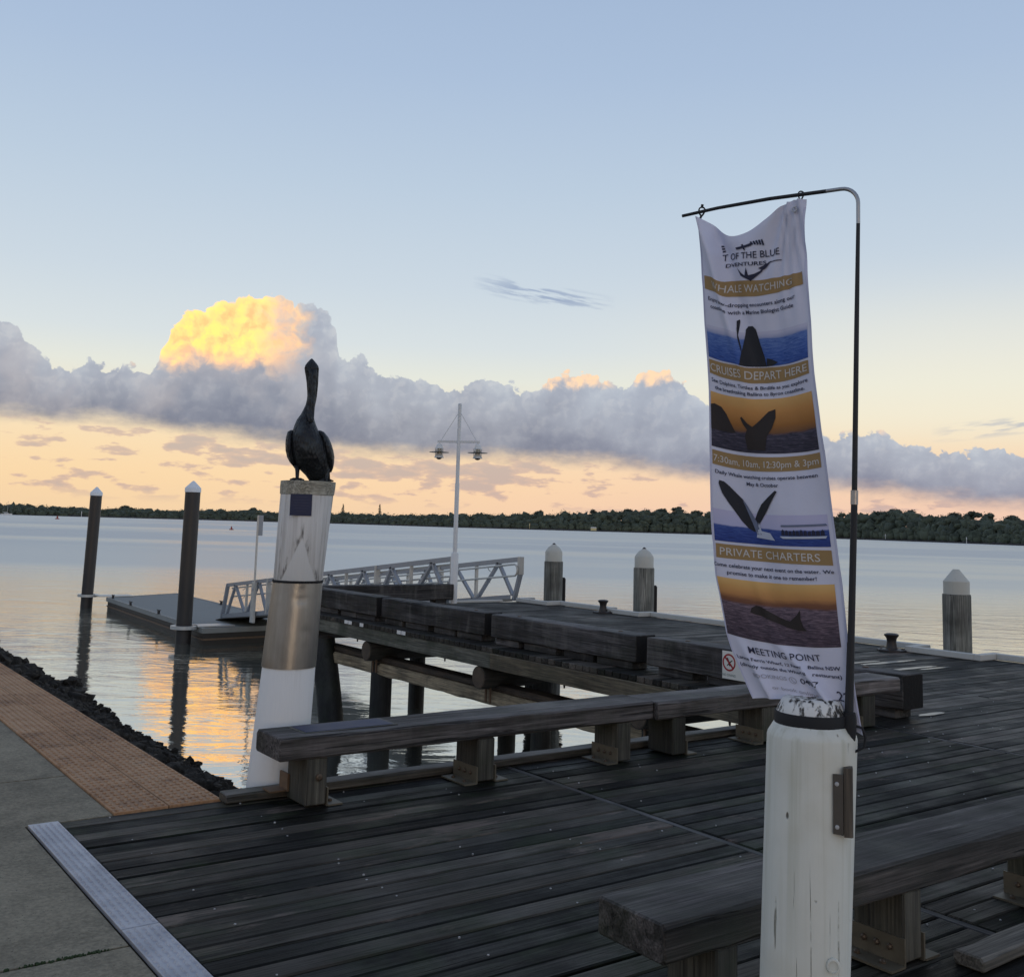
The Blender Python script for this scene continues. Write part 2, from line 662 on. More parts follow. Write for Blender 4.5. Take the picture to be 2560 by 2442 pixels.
def painted(name, col, rough=0.5, dirt=(0.10, 0.09, 0.07, 1), amount=0.35, streak=True, bumpd=0.002):
    m, nt, bs = material(name)
    v, r = coords(nt)
    st = noise(nt, vmul(nt, v, (16, 16, 0.7) if streak else (6, 6, 6)), 1.0, 6, 0.65, 0.2)
    bl = noise(nt, v, 5.0, 6, 0.6)
    f = st.step(0.56, 0.80) * amount + bl.step(0.62, 0.80) * amount * 0.5
    c = mix(nt, f.clamp(), G(col), dirt)
    c = mix(nt, bl * 0.25, c, G(tuple(x * 0.8 for x in col[:3])))
    setp(nt, bs, c, bl * 0.2 + rough - 0.1)
    bump(nt, bs, st * 0.5 + bl * 0.5, bumpd)
    return m


def plain(name, col, rough=0.5, metal=0.0, var=0.18, scale=9.0, bumpd=0.0015):
    m, nt, bs = material(name)
    v, r = coords(nt)
    n = noise(nt, v, scale, 6, 0.6)
    c = mix(nt, n, G(tuple(x * (1 - var) for x in col[:3])), G(tuple(min(1, x * (1 + var)) for x in col[:3])))
    setp(nt, bs, c, n * 0.2 + rough - 0.1, metal)
    bump(nt, bs, n, bumpd)
    return m


MT = {}
MT['deck'] = timber('deck_timber', 0, (0.0036, 0.0036, 0.0030), (0.0150, 0.0144, 0.0120), (0.046, 0.0405, 0.0335), 0.5, (0.42, 0.85), 26, 0.36, 0.7, 0.16, 2.4, 0.8)
MT['wharf'] = timber('wharf_timber', 0, (0.009, 0.0088, 0.008), (0.027, 0.025, 0.0225), (0.066, 0.059, 0.051), 0.2, (0.42, 0.8), 26, 0.38, 0.6, 0.2, 1.9, 0.6)
MT['log_y'] = timber('log_timber', 1, (0.011, 0.011, 0.012), (0.036, 0.035, 0.037), (0.085, 0.082, 0.085), 0.25, (0.55, 0.85), 20, 0.5, 0.6, 0.3, 0.5, 0.0, 0.55)
MT['log_x'] = timber('end_log_timber', 0, (0.010, 0.010, 0.011), (0.031, 0.030, 0.031), (0.075, 0.072, 0.073), 0.2, (0.55, 0.85), 20, 0.45, 0.6, 0.3, 0.5, 0.0, 0.5)
MT['seat'] = timber('seat_timber', 0, (0.017, 0.0155, 0.0145), (0.056, 0.051, 0.050), (0.135, 0.123, 0.122), 0.25, (0.5, 0.85), 24, 0.55, 0.8, 0.3, 0.5, 0.0, 0.3)
MT['seat_near'] = timber('near_seat_timber', 0, (0.008, 0.0076, 0.007), (0.030, 0.028, 0.0265), (0.098, 0.088, 0.085), 0.36, (0.5, 0.85), 28, 0.75, 0.8, 0.3)
MT['leg'] = timber('leg_timber', 2, (0.022, 0.021, 0.017), (0.046, 0.044, 0.036), (0.085, 0.082, 0.066), 0.55, (0.6, 0.9), 24, 0.3, 0.6)
MT['kerb'] = timber('kerb_timber', 0, (0.040, 0.038, 0.034), (0.085, 0.080, 0.070), (0.15, 0.14, 0.12), 0.45, (0.5, 0.8), 24, 0.3, 0.4)
MT['girder'] = timber('girder_timber', 1, (0.018, 0.020, 0.014), (0.052, 0.055, 0.042), (0.105, 0.105, 0.085), 0.5, (0.6, 0.9), 18, 0.3, 0.4)
MT['girder_new'] = timber('new_girder_timber', 1, (0.060, 0.048, 0.030), (0.115, 0.096, 0.062), (0.17, 0.145, 0.10), 0.2, (0.6, 0.9), 18, 0.3, 0.4)
MT['waler'] = timber('waler_timber', 1, (0.085, 0.058, 0.032), (0.20, 0.150, 0.090), (0.30, 0.24, 0.155), 0.1, (0.6, 0.9), 16, 0.35, 0.45)
MT['waler_dark'] = timber('waler_top', 1, (0.030, 0.019, 0.012), (0.070, 0.046, 0.028), (0.11, 0.076, 0.048), 0.1, (0.6, 0.9), 16, 0.3, 0.3)
MT['crosshead'] = timber('crosshead_timber', 0, (0.014, 0.013, 0.011), (0.030, 0.027, 0.022), (0.06, 0.05, 0.04), 0.3, (0.6, 0.9), 14, 0.2, 0.3)
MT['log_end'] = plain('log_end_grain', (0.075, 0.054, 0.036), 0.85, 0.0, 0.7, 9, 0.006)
MT['pile'] = timber('pile_timber', 2, (0.006, 0.006, 0.006), (0.013, 0.013, 0.012), (0.030, 0.028, 0.024), 0.3, (0.5, 0.9), 16, 0.2, 0.5)
MT['bollard'] = timber('bollard_timber', 2, (0.060, 0.064, 0.058), (0.115, 0.118, 0.105), (0.19, 0.19, 0.17), 0.2, (0.6, 0.9), 18, 0.25, 0.5)
MT['joist'] = plain('joist_timber', (0.012, 0.011, 0.010), 0.8)
MT['bracket'] = plain('galvanised_bracket', (0.13, 0.115, 0.085), 0.55, 0.35, 0.4, 14, 0.003)
MT['rusty'] = plain('rusty_angle', (0.14, 0.09, 0.055), 0.65, 0.2, 0.4, 20, 0.003)
MT['bolt'] = plain('bolt_steel', (0.10, 0.075, 0.055), 0.5, 0.5)
MT['nail'] = plain('nail_zinc', (0.40, 0.41, 0.42), 0.5, 0.2, 0.2)
MT['white'] = painted('white_paint', (0.72, 0.73, 0.72), 0.5, (0.16, 0.16, 0.12, 1), 0.30)
MT['white_cap'] = painted('weathered_cap_paint', (0.47, 0.48, 0.44), 0.6, (0.12, 0.12, 0.10, 1), 0.35)
MT['kerb_white'] = painted('white_kerb_paint', (0.50, 0.51, 0.49), 0.55, (0.2, 0.2, 0.17, 1), 0.35, False)
MT['lamp_white'] = painted('lamp_paint', (0.66, 0.69, 0.71), 0.5, (0.4, 0.4, 0.38, 1), 0.1, False, 0.0002)
MT['iron'] = plain('cast_iron', (0.028, 0.024, 0.024), 0.5, 0.2, 0.3)
MT['rubber'] = plain('black_rubber', (0.012, 0.012, 0.013), 0.7)
MT['alu'] = plain('galvanised_rail', (0.30, 0.33, 0.37), 0.42, 0.3, 0.14, 6)
MT['alu_light'] = plain('bare_aluminium', (0.50, 0.50, 0.47), 0.4, 0.2, 0.12, 6)
MT['hdpe'] = plain('pile_sleeve', (0.030, 0.027, 0.025), 0.5, 0.0, 0.25, 3)
MT['pile_cap'] = plain('pile_cap_white', (0.70, 0.75, 0.80), 0.4, 0.0, 0.06)
MT['pontoon_top'] = plain('pontoon_concrete', (0.20, 0.21, 0.20), 0.75, 0.0, 0.2, 2.5)
MT['pontoon_edge'] = plain('pontoon_edge', (0.22, 0.225, 0.21), 0.6, 0.0, 0.25, 3)
MT['pontoon_side'] = plain('pontoon_float', (0.026, 0.022, 0.018), 0.6, 0.0, 0.4, 3)
MT['black'] = plain('black_strap', (0.008, 0.009, 0.012), 0.8, 0.0, 0.3)
MT['shaded_end_grain'] = plain('shaded_end_grain', (0.006, 0.0055, 0.0055), 0.95, 0.0, 0.6, 25, 0.006)  # wet end grain, with the shade on the log ends put into its colour
MT['pole_black'] = plain('carbon_pole', (0.009, 0.011, 0.016), 0.62, 0.0, 0.2)
MT['pole_metal'] = plain('pole_elbow', (0.34, 0.35, 0.37), 0.35, 0.8, 0.1)
MT['wood_brown'] = timber('bracket_batten', 2, (0.035, 0.029, 0.023), (0.07, 0.058, 0.045), (0.105, 0.09, 0.072), 0.0, (0.6, 0.9), 30, 0.3, 0.3)
MT['plaque'] = plain('blue_plaque', (0.012, 0.018, 0.058), 0.6, 0.0, 0.3, 8)
MT['plaque_text'] = plain('plaque_lettering', (0.028, 0.034, 0.075), 0.6, 0.0)
MT['bronze'] = None
MT['gold_band'] = None


def mat_bronze():
    m, nt, bs = material('dark_bronze')
    v, r = coords(nt, False)
    f = noise(nt, vmul(nt, v, (1.0, 1.0, 0.35)), 60.0, 6, 0.6)
    b = noise(nt, v, 9.0, 5, 0.6)
    c = mix(nt, b.step(0.45, 0.75), (0.018, 0.020, 0.024, 1), (0.055, 0.066, 0.074, 1))
    c = mix(nt, f.step(0.62, 0.8) * 0.5, c, (0.07, 0.075, 0.08, 1))
    setp(nt, bs, c, b * 0.25 + 0.36, 0.55)
    fe = voronoi(nt, vmul(nt, v, (1, 1, 0.45)), 62.0)
    bump(nt, bs, f * 0.6 + b * 0.6 + fe * 0.8, 0.009)
    return m


def mat_concrete():
    m, nt, bs = material('concrete_path')
    v, r = coords(nt, False)
    agg = noise(nt, v, 42.0, 6, 0.75)
    pit = voronoi(nt, v, 60.0)
    big = noise(nt, v, 1.1, 6, 0.6)
    med = noise(nt, v, 7.0, 6, 0.65)
    c = (agg * 0.45 + med * 0.30 + big * 0.25).ramp([(0.30, G((0.052, 0.047, 0.034))), (0.48, G((0.205, 0.180, 0.130))), (0.66, G((0.40, 0.352, 0.255)))])
    c = mix(nt, med.step(0.52, 0.7) * big.step(0.4, 0.6) * 0.4, c, (0.070, 0.066, 0.046, 1))
    c = mix(nt, pit.step(0.22, 0.12) * noise(nt, v, 14.0, 2).step(0.5, 0.6) * 0.8, c, (0.022, 0.022, 0.02, 1))
    setp(nt, bs, c, 0.85, 0.0, 0.3)
    bump(nt, bs, agg * 0.6 + pit * 0.3 + med * 0.8, 0.010)
    return m


def mat_tactile():
    m, nt, bs = material('orange_tactile_tile')
    v, r = coords(nt)
    n = noise(nt, v, 7.0, 6, 0.65)
    f = noise(nt, v, 45.0, 4, 0.6)
    c = (n * 0.6 + f * 0.4 + (r - 0.5) * 0.12).ramp([(0.3, G((0.15, 0.082, 0.046))), (0.5, G((0.37, 0.215, 0.115))), (0.72, G((0.50, 0.33, 0.20)))])
    c = mix(nt, n.step(0.56, 0.72) * 0.5, c, (0.085, 0.060, 0.045, 1))
    setp(nt, bs, c, 0.7, 0.0, 0.35)
    bump(nt, bs, f, 0.003)
    return m


def mat_chequer():
    m, nt, bs = material('chequer_plate')
    v, r = coords(nt, False)
    n = noise(nt, v, 4.0, 6, 0.6)
    c = mix(nt, n.step(0.35, 0.7), (0.31, 0.315, 0.35, 1), (0.43, 0.435, 0.47, 1))
    c = mix(nt, noise(nt, v, 22.0, 5, 0.65).step(0.58, 0.75) * 0.4, c, (0.26, 0.26, 0.27, 1))
    setp(nt, bs, c, 0.45, 0.35)
    bump(nt, bs, noise(nt, v, 70, 3), 0.0015)
    return m


def mat_water():
    m, nt, bs = material('river_water')
    tc = node(nt, 'ShaderNodeTexCoord')
    v = N(nt, tc.outputs['Object'])
    # a frame turned so that wave crests lie across the view
    u, w = dot(nt, v, VR), dot(nt, v, VF)
    p = combine(nt, u, w)
    a = noise(nt, combine(nt, u * 0.55, w * 1.0), 0.60, 3, 0.5, 0.6, dims='2D')
    b = noise(nt, combine(nt, u * 0.50, w * 1.0), 2.0, 4, 0.55, 0.8, dims='2D')
    c = noise(nt, combine(nt, u * 0.7, w * 1.0), 6.5, 3, 0.5, 0.3, dims='2D')
    gust = noise(nt, combine(nt, u * 0.0045, w * 0.026), 1.0, 4, 0.55, 0.4, dims='2D')
    g = gust.step(0.38, 0.62)
    # sheltered behind the wharf, open further out
    open_ = w.step(24, 62)
    h = a * (open_ * 0.050 + 0.017) + b * (open_ * (g * 0.016 + 0.010) + 0.0066) + c * (open_ * 0.002 + 0.0016)
    rough = w.step(22, 80) * (g * 0.10 + 0.28) + w.step(90, 170) * g * 0.16 + 0.03
    setp(nt, bs, (0.085, 0.090, 0.078, 1), rough)
    bs.inputs['IOR'].default_value = 11.0
    bs.distribution = 'MULTI_GGX'
    bs.inputs['Specular Tint'].default_value = (1.0, 0.985, 0.93, 1)
    bump(nt, bs, h, 1.0, 1.0)
    return m


def mat_foliage(name, a, b, c):
    m, nt, bs = material(name)
    geo = node(nt, 'ShaderNodeNewGeometry')
    v = N(nt, geo.outputs['Position'])
    n = noise(nt, v, 0.16, 4, 0.6)
    f = noise(nt, v, 1.2, 4, 0.6)
    ri = N(nt, geo.outputs['Random Per Island'])
    col = (n * 0.45 + f * 0.25 + ri * 0.30).ramp([(0.25, G(a)), (0.5, G(b)), (0.75, G(c))])
    setp(nt, bs, col, 0.8, 0.0, 0.2)
    return m


def mat_rock():
    m, nt, bs = material('wet_oyster_rock')
    v, r = coords(nt, False)
    n = noise(nt, v, 6.0, 8, 0.7)
    f = noise(nt, v, 30.0, 5, 0.7)
    c = (n * 0.6 + f * 0.4).ramp([(0.32, G((0.005, 0.0045, 0.0036))), (0.50, G((0.022, 0.018, 0.0132))), (0.66, G((0.085, 0.072, 0.055)))])
    setp(nt, bs, c, 0.8, 0.0, 0.2)
    bump(nt, bs, n * 0.6 + f * 0.6, 0.03)
    return m


MT['bronze'] = mat_bronze()
MT['concrete'] = mat_concrete()
MT['tactile'] = mat_tactile()
MT['chequer'] = mat_chequer()
MT['water'] = mat_water()
MT['wet'] = plain('wet_film', (0.05, 0.052, 0.05), 0.30, 0.0, 0.1)
MT['wet'].node_tree.nodes['Principled BSDF'].inputs['IOR'].default_value = 2.6
MT['rock'] = mat_rock()
MT['moss'] = plain('joint_moss', (0.020, 0.040, 0.012), 0.9, 0, 0.4)
MT['forest'] = mat_foliage('mangrove_foliage', (0.052, 0.064, 0.054), (0.078, 0.096, 0.070), (0.105, 0.125, 0.088))
MT['trees'] = mat_foliage('ridge_foliage', (0.046, 0.057, 0.050), (0.066, 0.081, 0.062), (0.088, 0.104, 0.076))
MT['bark'] = plain('bark', (0.05, 0.042, 0.035), 0.9)
MT['shore'] = plain('shore_rock', (0.030, 0.026, 0.026), 0.9, 0, 0.4, 0.6)

# ---------------------------------------------------------------- setting
RND = random.Random(3)
# water: one sheet out past the far shore
wb = MB()
wb.add([(-9000, -9000, WZ), (9000, -9000, WZ), (9000, 9000, WZ), (-9000, 9000, WZ)], [(0, 1, 2, 3)])
tag(wb.build('water', MT['water'], recalc=False), kind='structure')

# land under the path, with its sea wall face
gb = MB().box(-60, 2.36, -30, 90, -4, -0.125)
tag(gb.build('ground', MT['concrete']), kind='structure')

# path slabs
path = MB().box(-60, 1.325, -30, 90, -0.124, -0.10)
path = path.build('concrete_path', MT['joist'])
tag(path, kind='structure')
ys = [-4.2, -1.4, 1.36, 4.16, 6.96, 9.78, 12.6, 15.4, 18.2, 21, 24, 27, 30]
for a, b in zip(ys[:-1], ys[1:]):
    for x0, x1 in ((-1.6, 1.325), (-4.55, -1.608)):
        s = MB()
        g = 0.008
        if x0 > -2 and b > 6 and a < 5.94:
            pts = [(x0, a + g), (1.325, a + g), (1.325, 5.955), (1.762, 5.955), (1.762, b - g), (x0, b - g)]
        elif x0 > -2 and a > 5.9:
            pts = [(x0, a + g), (1.762, a + g), (1.762, b - g), (x0, b - g)]
        else:
            pts = [(x0, a + g), (x1, a + g), (x1, b - g), (x0, b - g)]
        s.poly([(x, y, -0.10) for x, y in pts], (0, 0, 0.10))
        s.build('slab', MT['concrete'], path)
mb = MB()
for i in range(70):
    x = RND.uniform(0.9, 1.25)
    y = 4.16 + RND.gauss(0, 0.005)
    r = RND.uniform(0.003, 0.009)
    mb.lathe([(r, -0.02), (r * 0.7, 0.004), (r * 0.1, 0.007)], (x, y, 0), 6)
tag(mb.build('moss', MT['moss'], path), kind='stuff')

# tactile strip
tac = thing('tactile_paving', 'orange ribbed tactile paving strip along the water edge of the concrete path', 'tactile paving', (1.77, 5.955, 0.0))
pm = MB()
W_, L_ = 0.292, 0.592
pm.box(0, W_, 0, L_, -0.10, 0.012, 0.003)
for i in range(7):
    for j in range(9):
        x = 0.022 + i * 0.0413
        y = 0.020 + j * 0.0655
        pm.box(x - 0.009, x + 0.009, y, y + 0.034, 0.010, 0.0185, 0.0035)
pmesh = None
for r in range(17):
    for c in range(2):
        if pmesh is None:
            o = MB().add(pm.v, pm.f).build('panel', MT['tactile'], None)
            pmesh = o.data
            o.parent = tac
        else:
            o = bpy.data.objects.new('panel', pmesh)
            COL.objects.link(o)
            o.parent = tac
        o.location = (c * 0.298, r * 0.60, RND.uniform(-0.001, 0.001))

# chequer plate strip
cp = thing('cover_plate', 'pale chequer plate metal strip between the concrete path and the dark deck', 'metal strip', (1.34, 2.0, 0.0))
for y0, y1 in ((4.31, 5.945), (1.6, 4.303)):
    b = MB().box(1.338, 1.484, y0, y1, -0.01, 0.010, 0.002)
    st = 0.033
    for i in range(int((y1 - y0 - 0.03) / st)):
        for j in range(5):
            x = 1.353 + j * 0.029
            y = y0 + 0.026 + i * st + (j % 2) * 0.020
            an = R(52) if (i + j) % 2 else R(-52)
            dx, dy = 0.013 * math.cos(an), 0.019 * math.sin(an)
            nx, ny = -0.0062 * math.sin(an), 0.0062 * math.cos(an)
            q = [(x - dx, y - dy), (x + nx, y + ny), (x + dx, y + dy), (x - nx, y - ny)]
            b.add([(a, c, 0.0098) for a, c in q] + [(x, y, 0.0175)], [(0, 1, 4), (1, 2, 4), (2, 3, 4), (3, 0, 4)])
    b.build('plate', MT['chequer'], cp)

# rocks below the path edge
def ico(sub):
    b = bmesh.new()
    bmesh.ops.create_icosphere(b, subdivisions=sub, radius=1)
    b.verts.ensure_lookup_table()
    r = ([v.co.copy() for v in b.verts], [tuple(v.index for v in f.verts) for f in b.faces])
    b.free()
    return r


ICO1, ICO2, ICO3 = ico(1), ico(2), ico(3)


def lump(mb, c, r, seed, base=ICO2, rough=0.45, sq=(1, 1, 1), freq=1.6):
    s = Vector((seed * 1.37, seed * 0.71, seed * 2.11))
    vs = []
    for p in base[0]:
        k = 1 + rough * mnoise.noise(p * freq + s) + rough * 0.5 * mnoise.noise(p * freq * 2.7 + s)
        vs.append((c[0] + p.x * r * k * sq[0], c[1] + p.y * r * k * sq[1], c[2] + p.z * r * k * sq[2]))
    mb.add(vs, base[1])


rk = MB()
rk.add([(2.34, 4.5, -0.12), (2.34, 60, -0.12), (6.0, 60, -2.3), (5.5, 4.5, -2.3)], [(0, 1, 2, 3)])
y = 5.9
i = 0
while y < 46:
    near_ = y < 20
    for k in range(9 if near_ else 5):
        i += 1
        t = RND.uniform(0.0, 1.0) ** 0.55
        xe = 5.42 + 0.20 * mnoise.noise(Vector((y * 0.55, 0.3, 0))) + 0.10 * mnoise.noise(Vector((y * 1.9, 4.3, 0))) + RND.gauss(0, 0.04) + (0.30 if y > 30 else 0)
        x = 2.6 + (xe - 2.6) * t
        z = -0.34 + (WZ + 0.02 + 0.34) * t
        r = RND.uniform(0.045, 0.115) if near_ else RND.uniform(0.10, 0.20)
        lump(rk, (x, y + RND.uniform(-.2, .2), z), r, i, ICO2, 0.75, (1.15, 1.1, 0.8), 2.3)
    y += 0.13 if near_ else 0.26
for i in range(900):
    y = RND.uniform(6.2, 34)
    xe = 5.45 + 0.20 * mnoise.noise(Vector((y * 0.55, 0.3, 0))) + 0.10 * mnoise.noise(Vector((y * 1.9, 4.3, 0))) + RND.gauss(0, 0.10)
    lump(rk, (xe, y, WZ + RND.uniform(-0.02, 0.06)), RND.uniform(0.02, 0.07), i + 900, ICO1, 0.7, (1.3, 1.0, 0.9))
tag(rk.build('rocks', MT['rock'], smooth='all'), 'dark oyster covered rocks along the water edge beside the orange strip', kind='stuff')
ob = MB()
lump(ob, (5.86, 23.25, WZ + 0.02), 0.20, 77, ICO3, 0.5, (1.1, 1.2, 0.8))
tag(ob.build('rock', MT['rock'], loc=(5.86, 23.25, WZ)), 'dark lone rock standing in the water just off the rocky edge', 'rock')

# ------------------------------------------------------------ timber wharf
jb = MB()
for y in (2.5, 3.4, 4.3, 5.2, 5.75):
    jb.box(1.5, 13.6, y - 0.06, y + 0.06, -0.33, -0.075)
for x in (9.0, 10.2, 11.4, 12.6, 13.4):
    jb.box(x - 0.07, x + 0.07, 5.99, 18.0, -0.30, -0.075)
wharf = jb.build('timber_wharf', MT['joist'])
tag(wharf, kind='structure')
PT = 0.066                                    # plank thickness
PITCH = 0.1303
PL = {}


def plank(x0, x1, y1, mat, dz=0.0, w=None):
    """One deck plank whose far edge is at y1."""
    w = w or PITCH - 0.009
    key = (round(x1 - x0, 3), round(w, 4), mat)
    if key not in PL:
        k = MB().box(0, x1 - x0, -w, 0, -PT, 0, 0.006)
        o = k.build('plank', MT[mat], None)
        PL[key] = o.data
        o.parent = wharf
    else:
        o = bpy.data.objects.new('plank', PL[key])
        COL.objects.link(o)
        o.parent = wharf
    o.location = (x0, y1, dz)
    o.rotation_euler = (RND.gauss(0, 0.006), 0, RND.gauss(0, 0.0003))
    return o


SEG = [(1.492, 4.272), (4.328, 7.902), (7.958, 11.50), (11.556, 13.66)]
rows = 29
for i in range(rows):
    y = 5.95 - i * PITCH
    w = PITCH - RND.choice((0.007, 0.009, 0.010, 0.013))
    for x0, x1 in SEG:
        plank(x0, x1, y, 'deck' if x1 < 9 else 'wharf', RND.uniform(-0.003, 0.003), w)
for x in (4.30, 7.93, 11.528):
    b = MB().box(x - 0.021, x + 0.021, 2.19, 5.95, -0.07, -0.003, 0.003)
    b.build('joint_strip', MT['log_y'], wharf)
# deck of the arm that runs out along the basin
far = MB()
y, i = 5.95 + PITCH, 0
while y < 18.12:
    segs = ((8.09, 11.05), (11.058, 13.66)) if i % 2 else ((8.09, 10.40), (10.408, 13.66))
    for x0, x1 in segs:
        if y < 12.2:
            plank(x0, x1, y, 'wharf', RND.uniform(-0.003, 0.003))
        else:
            far.box(x0, x1, y - PITCH + 0.009, y, -PT + RND.uniform(-.002, .002), RND.uniform(-.003, .003), 0.005)
    y += PITCH
    i += 1
tag(far.build('far_planks', MT['wharf'], wharf), kind='stuff')
for y in (15.62, 15.49, 15.10, 13.86, 13.73):
    k = 5.95 + PITCH * round((y - 5.95) / PITCH)
    MB().box(8.084, 8.0885, k - PITCH + 0.012, k - 0.004, -0.060, -0.006).build('painted_plank_end', MT['white'], wharf)
# nail heads
nb = MB()
for i in range(rows):
    y = 5.95 - i * PITCH - PITCH / 2
    for x in (1.72, 2.43, 3.05, 3.62, 4.14, 4.46, 5.1, 5.75, 6.4, 7.05, 7.72, 8.12, 8.8, 9.5, 10.2):
        for s in (-0.036, 0.036):
            if RND.random() < 0.24:
                px, py = x + RND.gauss(0, 0.012), y + s + RND.gauss(0, 0.004)
                r = RND.uniform(0.0038, 0.0056)
                nb.lathe([(r, -0.004), (r, 0.0026), (r * 0.5, 0.0038)], (px, py, 0), 7)
tag(nb.build('nail', MT['nail'], wharf), kind='stuff')
# low kerbs on the edges of the deck
for x0, x1 in ((2.35, 5.30), (5.308, 8.02)):
    MB().beam(x0, x1, 5.845, 5.965, 0.003, 0.052, 0, 0.008, 0.003, 0.08, x0).build('edge_kerb', MT['kerb'], wharf)
for x0, x1 in ((3.87, 7.6), (7.61, 13.6)):
    MB().beam(x0, x1, 2.262, 2.385, 0.003, 0.056, 0, 0.010, 0.004, 0.06, x0).build('edge_kerb', MT['kerb'], wharf)
eb = MB()
x = 1.6
while x < 13:
    l = RND.uniform(0.5, 1.4)
    eb.box(x, x + l - 0.01, 2.12 + RND.uniform(-.02, .02), 2.180, -0.13, -0.008 + RND.uniform(-.008, 0), 0.012)
    x += l
tag(eb.build('split_edge_board', MT['kerb'], wharf), kind='stuff')
# beams under the two basin edges
for y0, y1, m in ((11.47, 18.1, 'girder'), (5.3, 11.46, 'girder_new')):
    MB().box(8.10 if m == 'girder' else 8.075, 8.28, y0, y1, -0.27, -0.069, 0.008).build('girder', MT[m], wharf)
for y0, y1 in ((5.3, 18.1),):
    MB().box(13.30, 13.50, y0, y1, -0.29, -0.069, 0.008).build('girder', MT['girder'], wharf)
MB().box(1.6, 13.3, 5.66, 5.90, -0.40, -0.072, 0.01).build('girder', MT['girder'], wharf)
MB().box(1.6, 13.3, 2.24, 2.46, -0.40, -0.072, 0.01).build('girder', MT['girder'], wharf)
for y in (17.95, 14.90, 11.78, 8.70, 5.60):
    lg = MB()
    rr = []
    for k in range(12):
        x = 8.13 + 5.4 * k / 11
        rr.append([(x, y + 0.150 * math.cos(2 * math.pi * j / 18) * (1 + 0.03 * math.sin(k + j)), -0.425 + 0.152 * math.sin(2 * math.pi * j / 18)) for j in range(18)])
    lg.rings(rr)
    lo = lg.build('crosshead', MT['crosshead'], wharf, smooth=True)
    ed = MB()
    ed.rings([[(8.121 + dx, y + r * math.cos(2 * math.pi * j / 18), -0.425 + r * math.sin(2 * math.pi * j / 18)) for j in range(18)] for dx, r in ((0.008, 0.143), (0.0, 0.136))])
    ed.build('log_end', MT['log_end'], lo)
    bo = MB()
    for dy in (-0.05, 0.05):
        bo.tube([(8.29, y + dy, -0.50), (8.29, y + dy, -0.76)], 0.018, 6)
    bo.build_pieces('bolt', MT['rusty'], lo)
    for k in (9.6, 10.9):
        MB().tube([(k, y, -0.5), (k, y, -0.66)], [0.03, 0.012], 6).build('bolt', MT['bolt'], lo)
# waler
wl = MB()
wl.beam(8.33, 8.53, 5.4, 18.1, -0.80, -0.617, 1, 0.03, 0.008, 0.12, 2.2)
w1 = wl.build('waler', MT['waler'], wharf)
MB().box(8.37, 8.62, 5.4, 18.1, -0.612, -0.525, 0.015).build('waler_cap', MT['waler_dark'], w1)
# piles
for x, y, r in ((8.46, 14.97, 0.165), (9.2, 11.78, 0.14), (8.46, 8.75, 0.165), (8.46, 5.35, 0.165), (10.9, 14.9, 0.15), (10.9, 11.78, 0.15), (10.9, 8.7, 0.15), (10.9, 17.9, 0.15),
                (13.35, 17.4, 0.16), (13.35, 11.4, 0.16), (5.4, 5.72, 0.16), (3.3, 5.70, 0.14), (5.4, 2.4, 0.16), (8.3, 2.4, 0.16)):
    MB().lathe([(r * 1.05, -4), (r * 1.03, -1.4), (r, -0.62 if x == 8.46 else (-0.45 if y > 6 else -0.42))], (x, y, 0), 16, jit=0.10).build('pile', MT['pile'], wharf, smooth=True)
rp = MB()
rp.rings([[Vector((8.28, 16.75 + dy, z)) + Vector((0.20 * math.cos(a), 0.26 * math.sin(a), 0)) for a in [2 * math.pi * j / 16 for j in range(16)]] for dy, z in ((0.0, -0.40), (-0.30, -1.2), (-0.68, -2.4), (-1.0, -3.4))])
rp.build('raking_pile', MT['pile'], wharf, smooth=True)

# white kerb on the outer edge, stepped in around the bollards
kb = [(13.72, 18.12), (13.72, 17.98), (13.38, 17.98), (13.38, 17.02), (13.72, 17.02), (13.72, 15.38), (13.44, 15.38), (13.44, 14.38), (13.72, 14.38),
      (13.72, 8.78), (13.34, 8.78), (13.34, 7.76), (13.72, 7.76), (13.72, 2.3)]
k = MB()
for (xa, ya), (xb, yb) in zip(kb[:-1], kb[1:]):
    if abs(xa - xb) < 1e-6:
        if abs(ya - yb) > 0.3 or xa < 13.6:
            k.box(xa - 0.05, xa + 0.05, min(ya, yb) + 0.05, max(ya, yb) - 0.05, 0.004, 0.085, 0.008)
    else:
        k.box(min(xa, xb) - 0.05, max(xa, xb) + 0.05, ya - 0.05, ya + 0.05, 0.004, 0.087, 0.008)
k.build('white_kerb', MT['kerb_white'], wharf)
MB().box(11.72, 13.0, 18.03, 18.12, 0.004, 0.05, 0.006).build('white_kerb', MT['kerb_white'], wharf)
MB().box(13.66, 13.78, 2.2, 18.12, -0.30, -0.01, 0.008).build('girder', MT['girder'], wharf)
# puddles lying on the worn planks
for n, (cx, cy, lx, ly) in enumerate(((11.9, 8.18, 0.62, 0.055), (11.5, 8.34, 0.5, 0.04), (11.75, 7.70, 0.50, 0.055), (12.05, 7.57, 0.34, 0.04), (8.92, 5.66, 0.20, 0.045), (10.9, 9.6, 0.28, 0.03))):
    p = []
    for j in range(36):
        a = 2 * math.pi * j / 36
        r = 1 + 0.35 * mnoise.noise(Vector((2.3 * math.cos(a) + n * 5, 2.3 * math.sin(a), n)))
        p.append((cx + lx * r * math.cos(a), cy + ly * r * math.sin(a), 0.0045))
    b = MB()
    b.add(p, [tuple(range(36))])
    tag(b.build('puddle', MT['wet'], recalc=False), kind='structure')

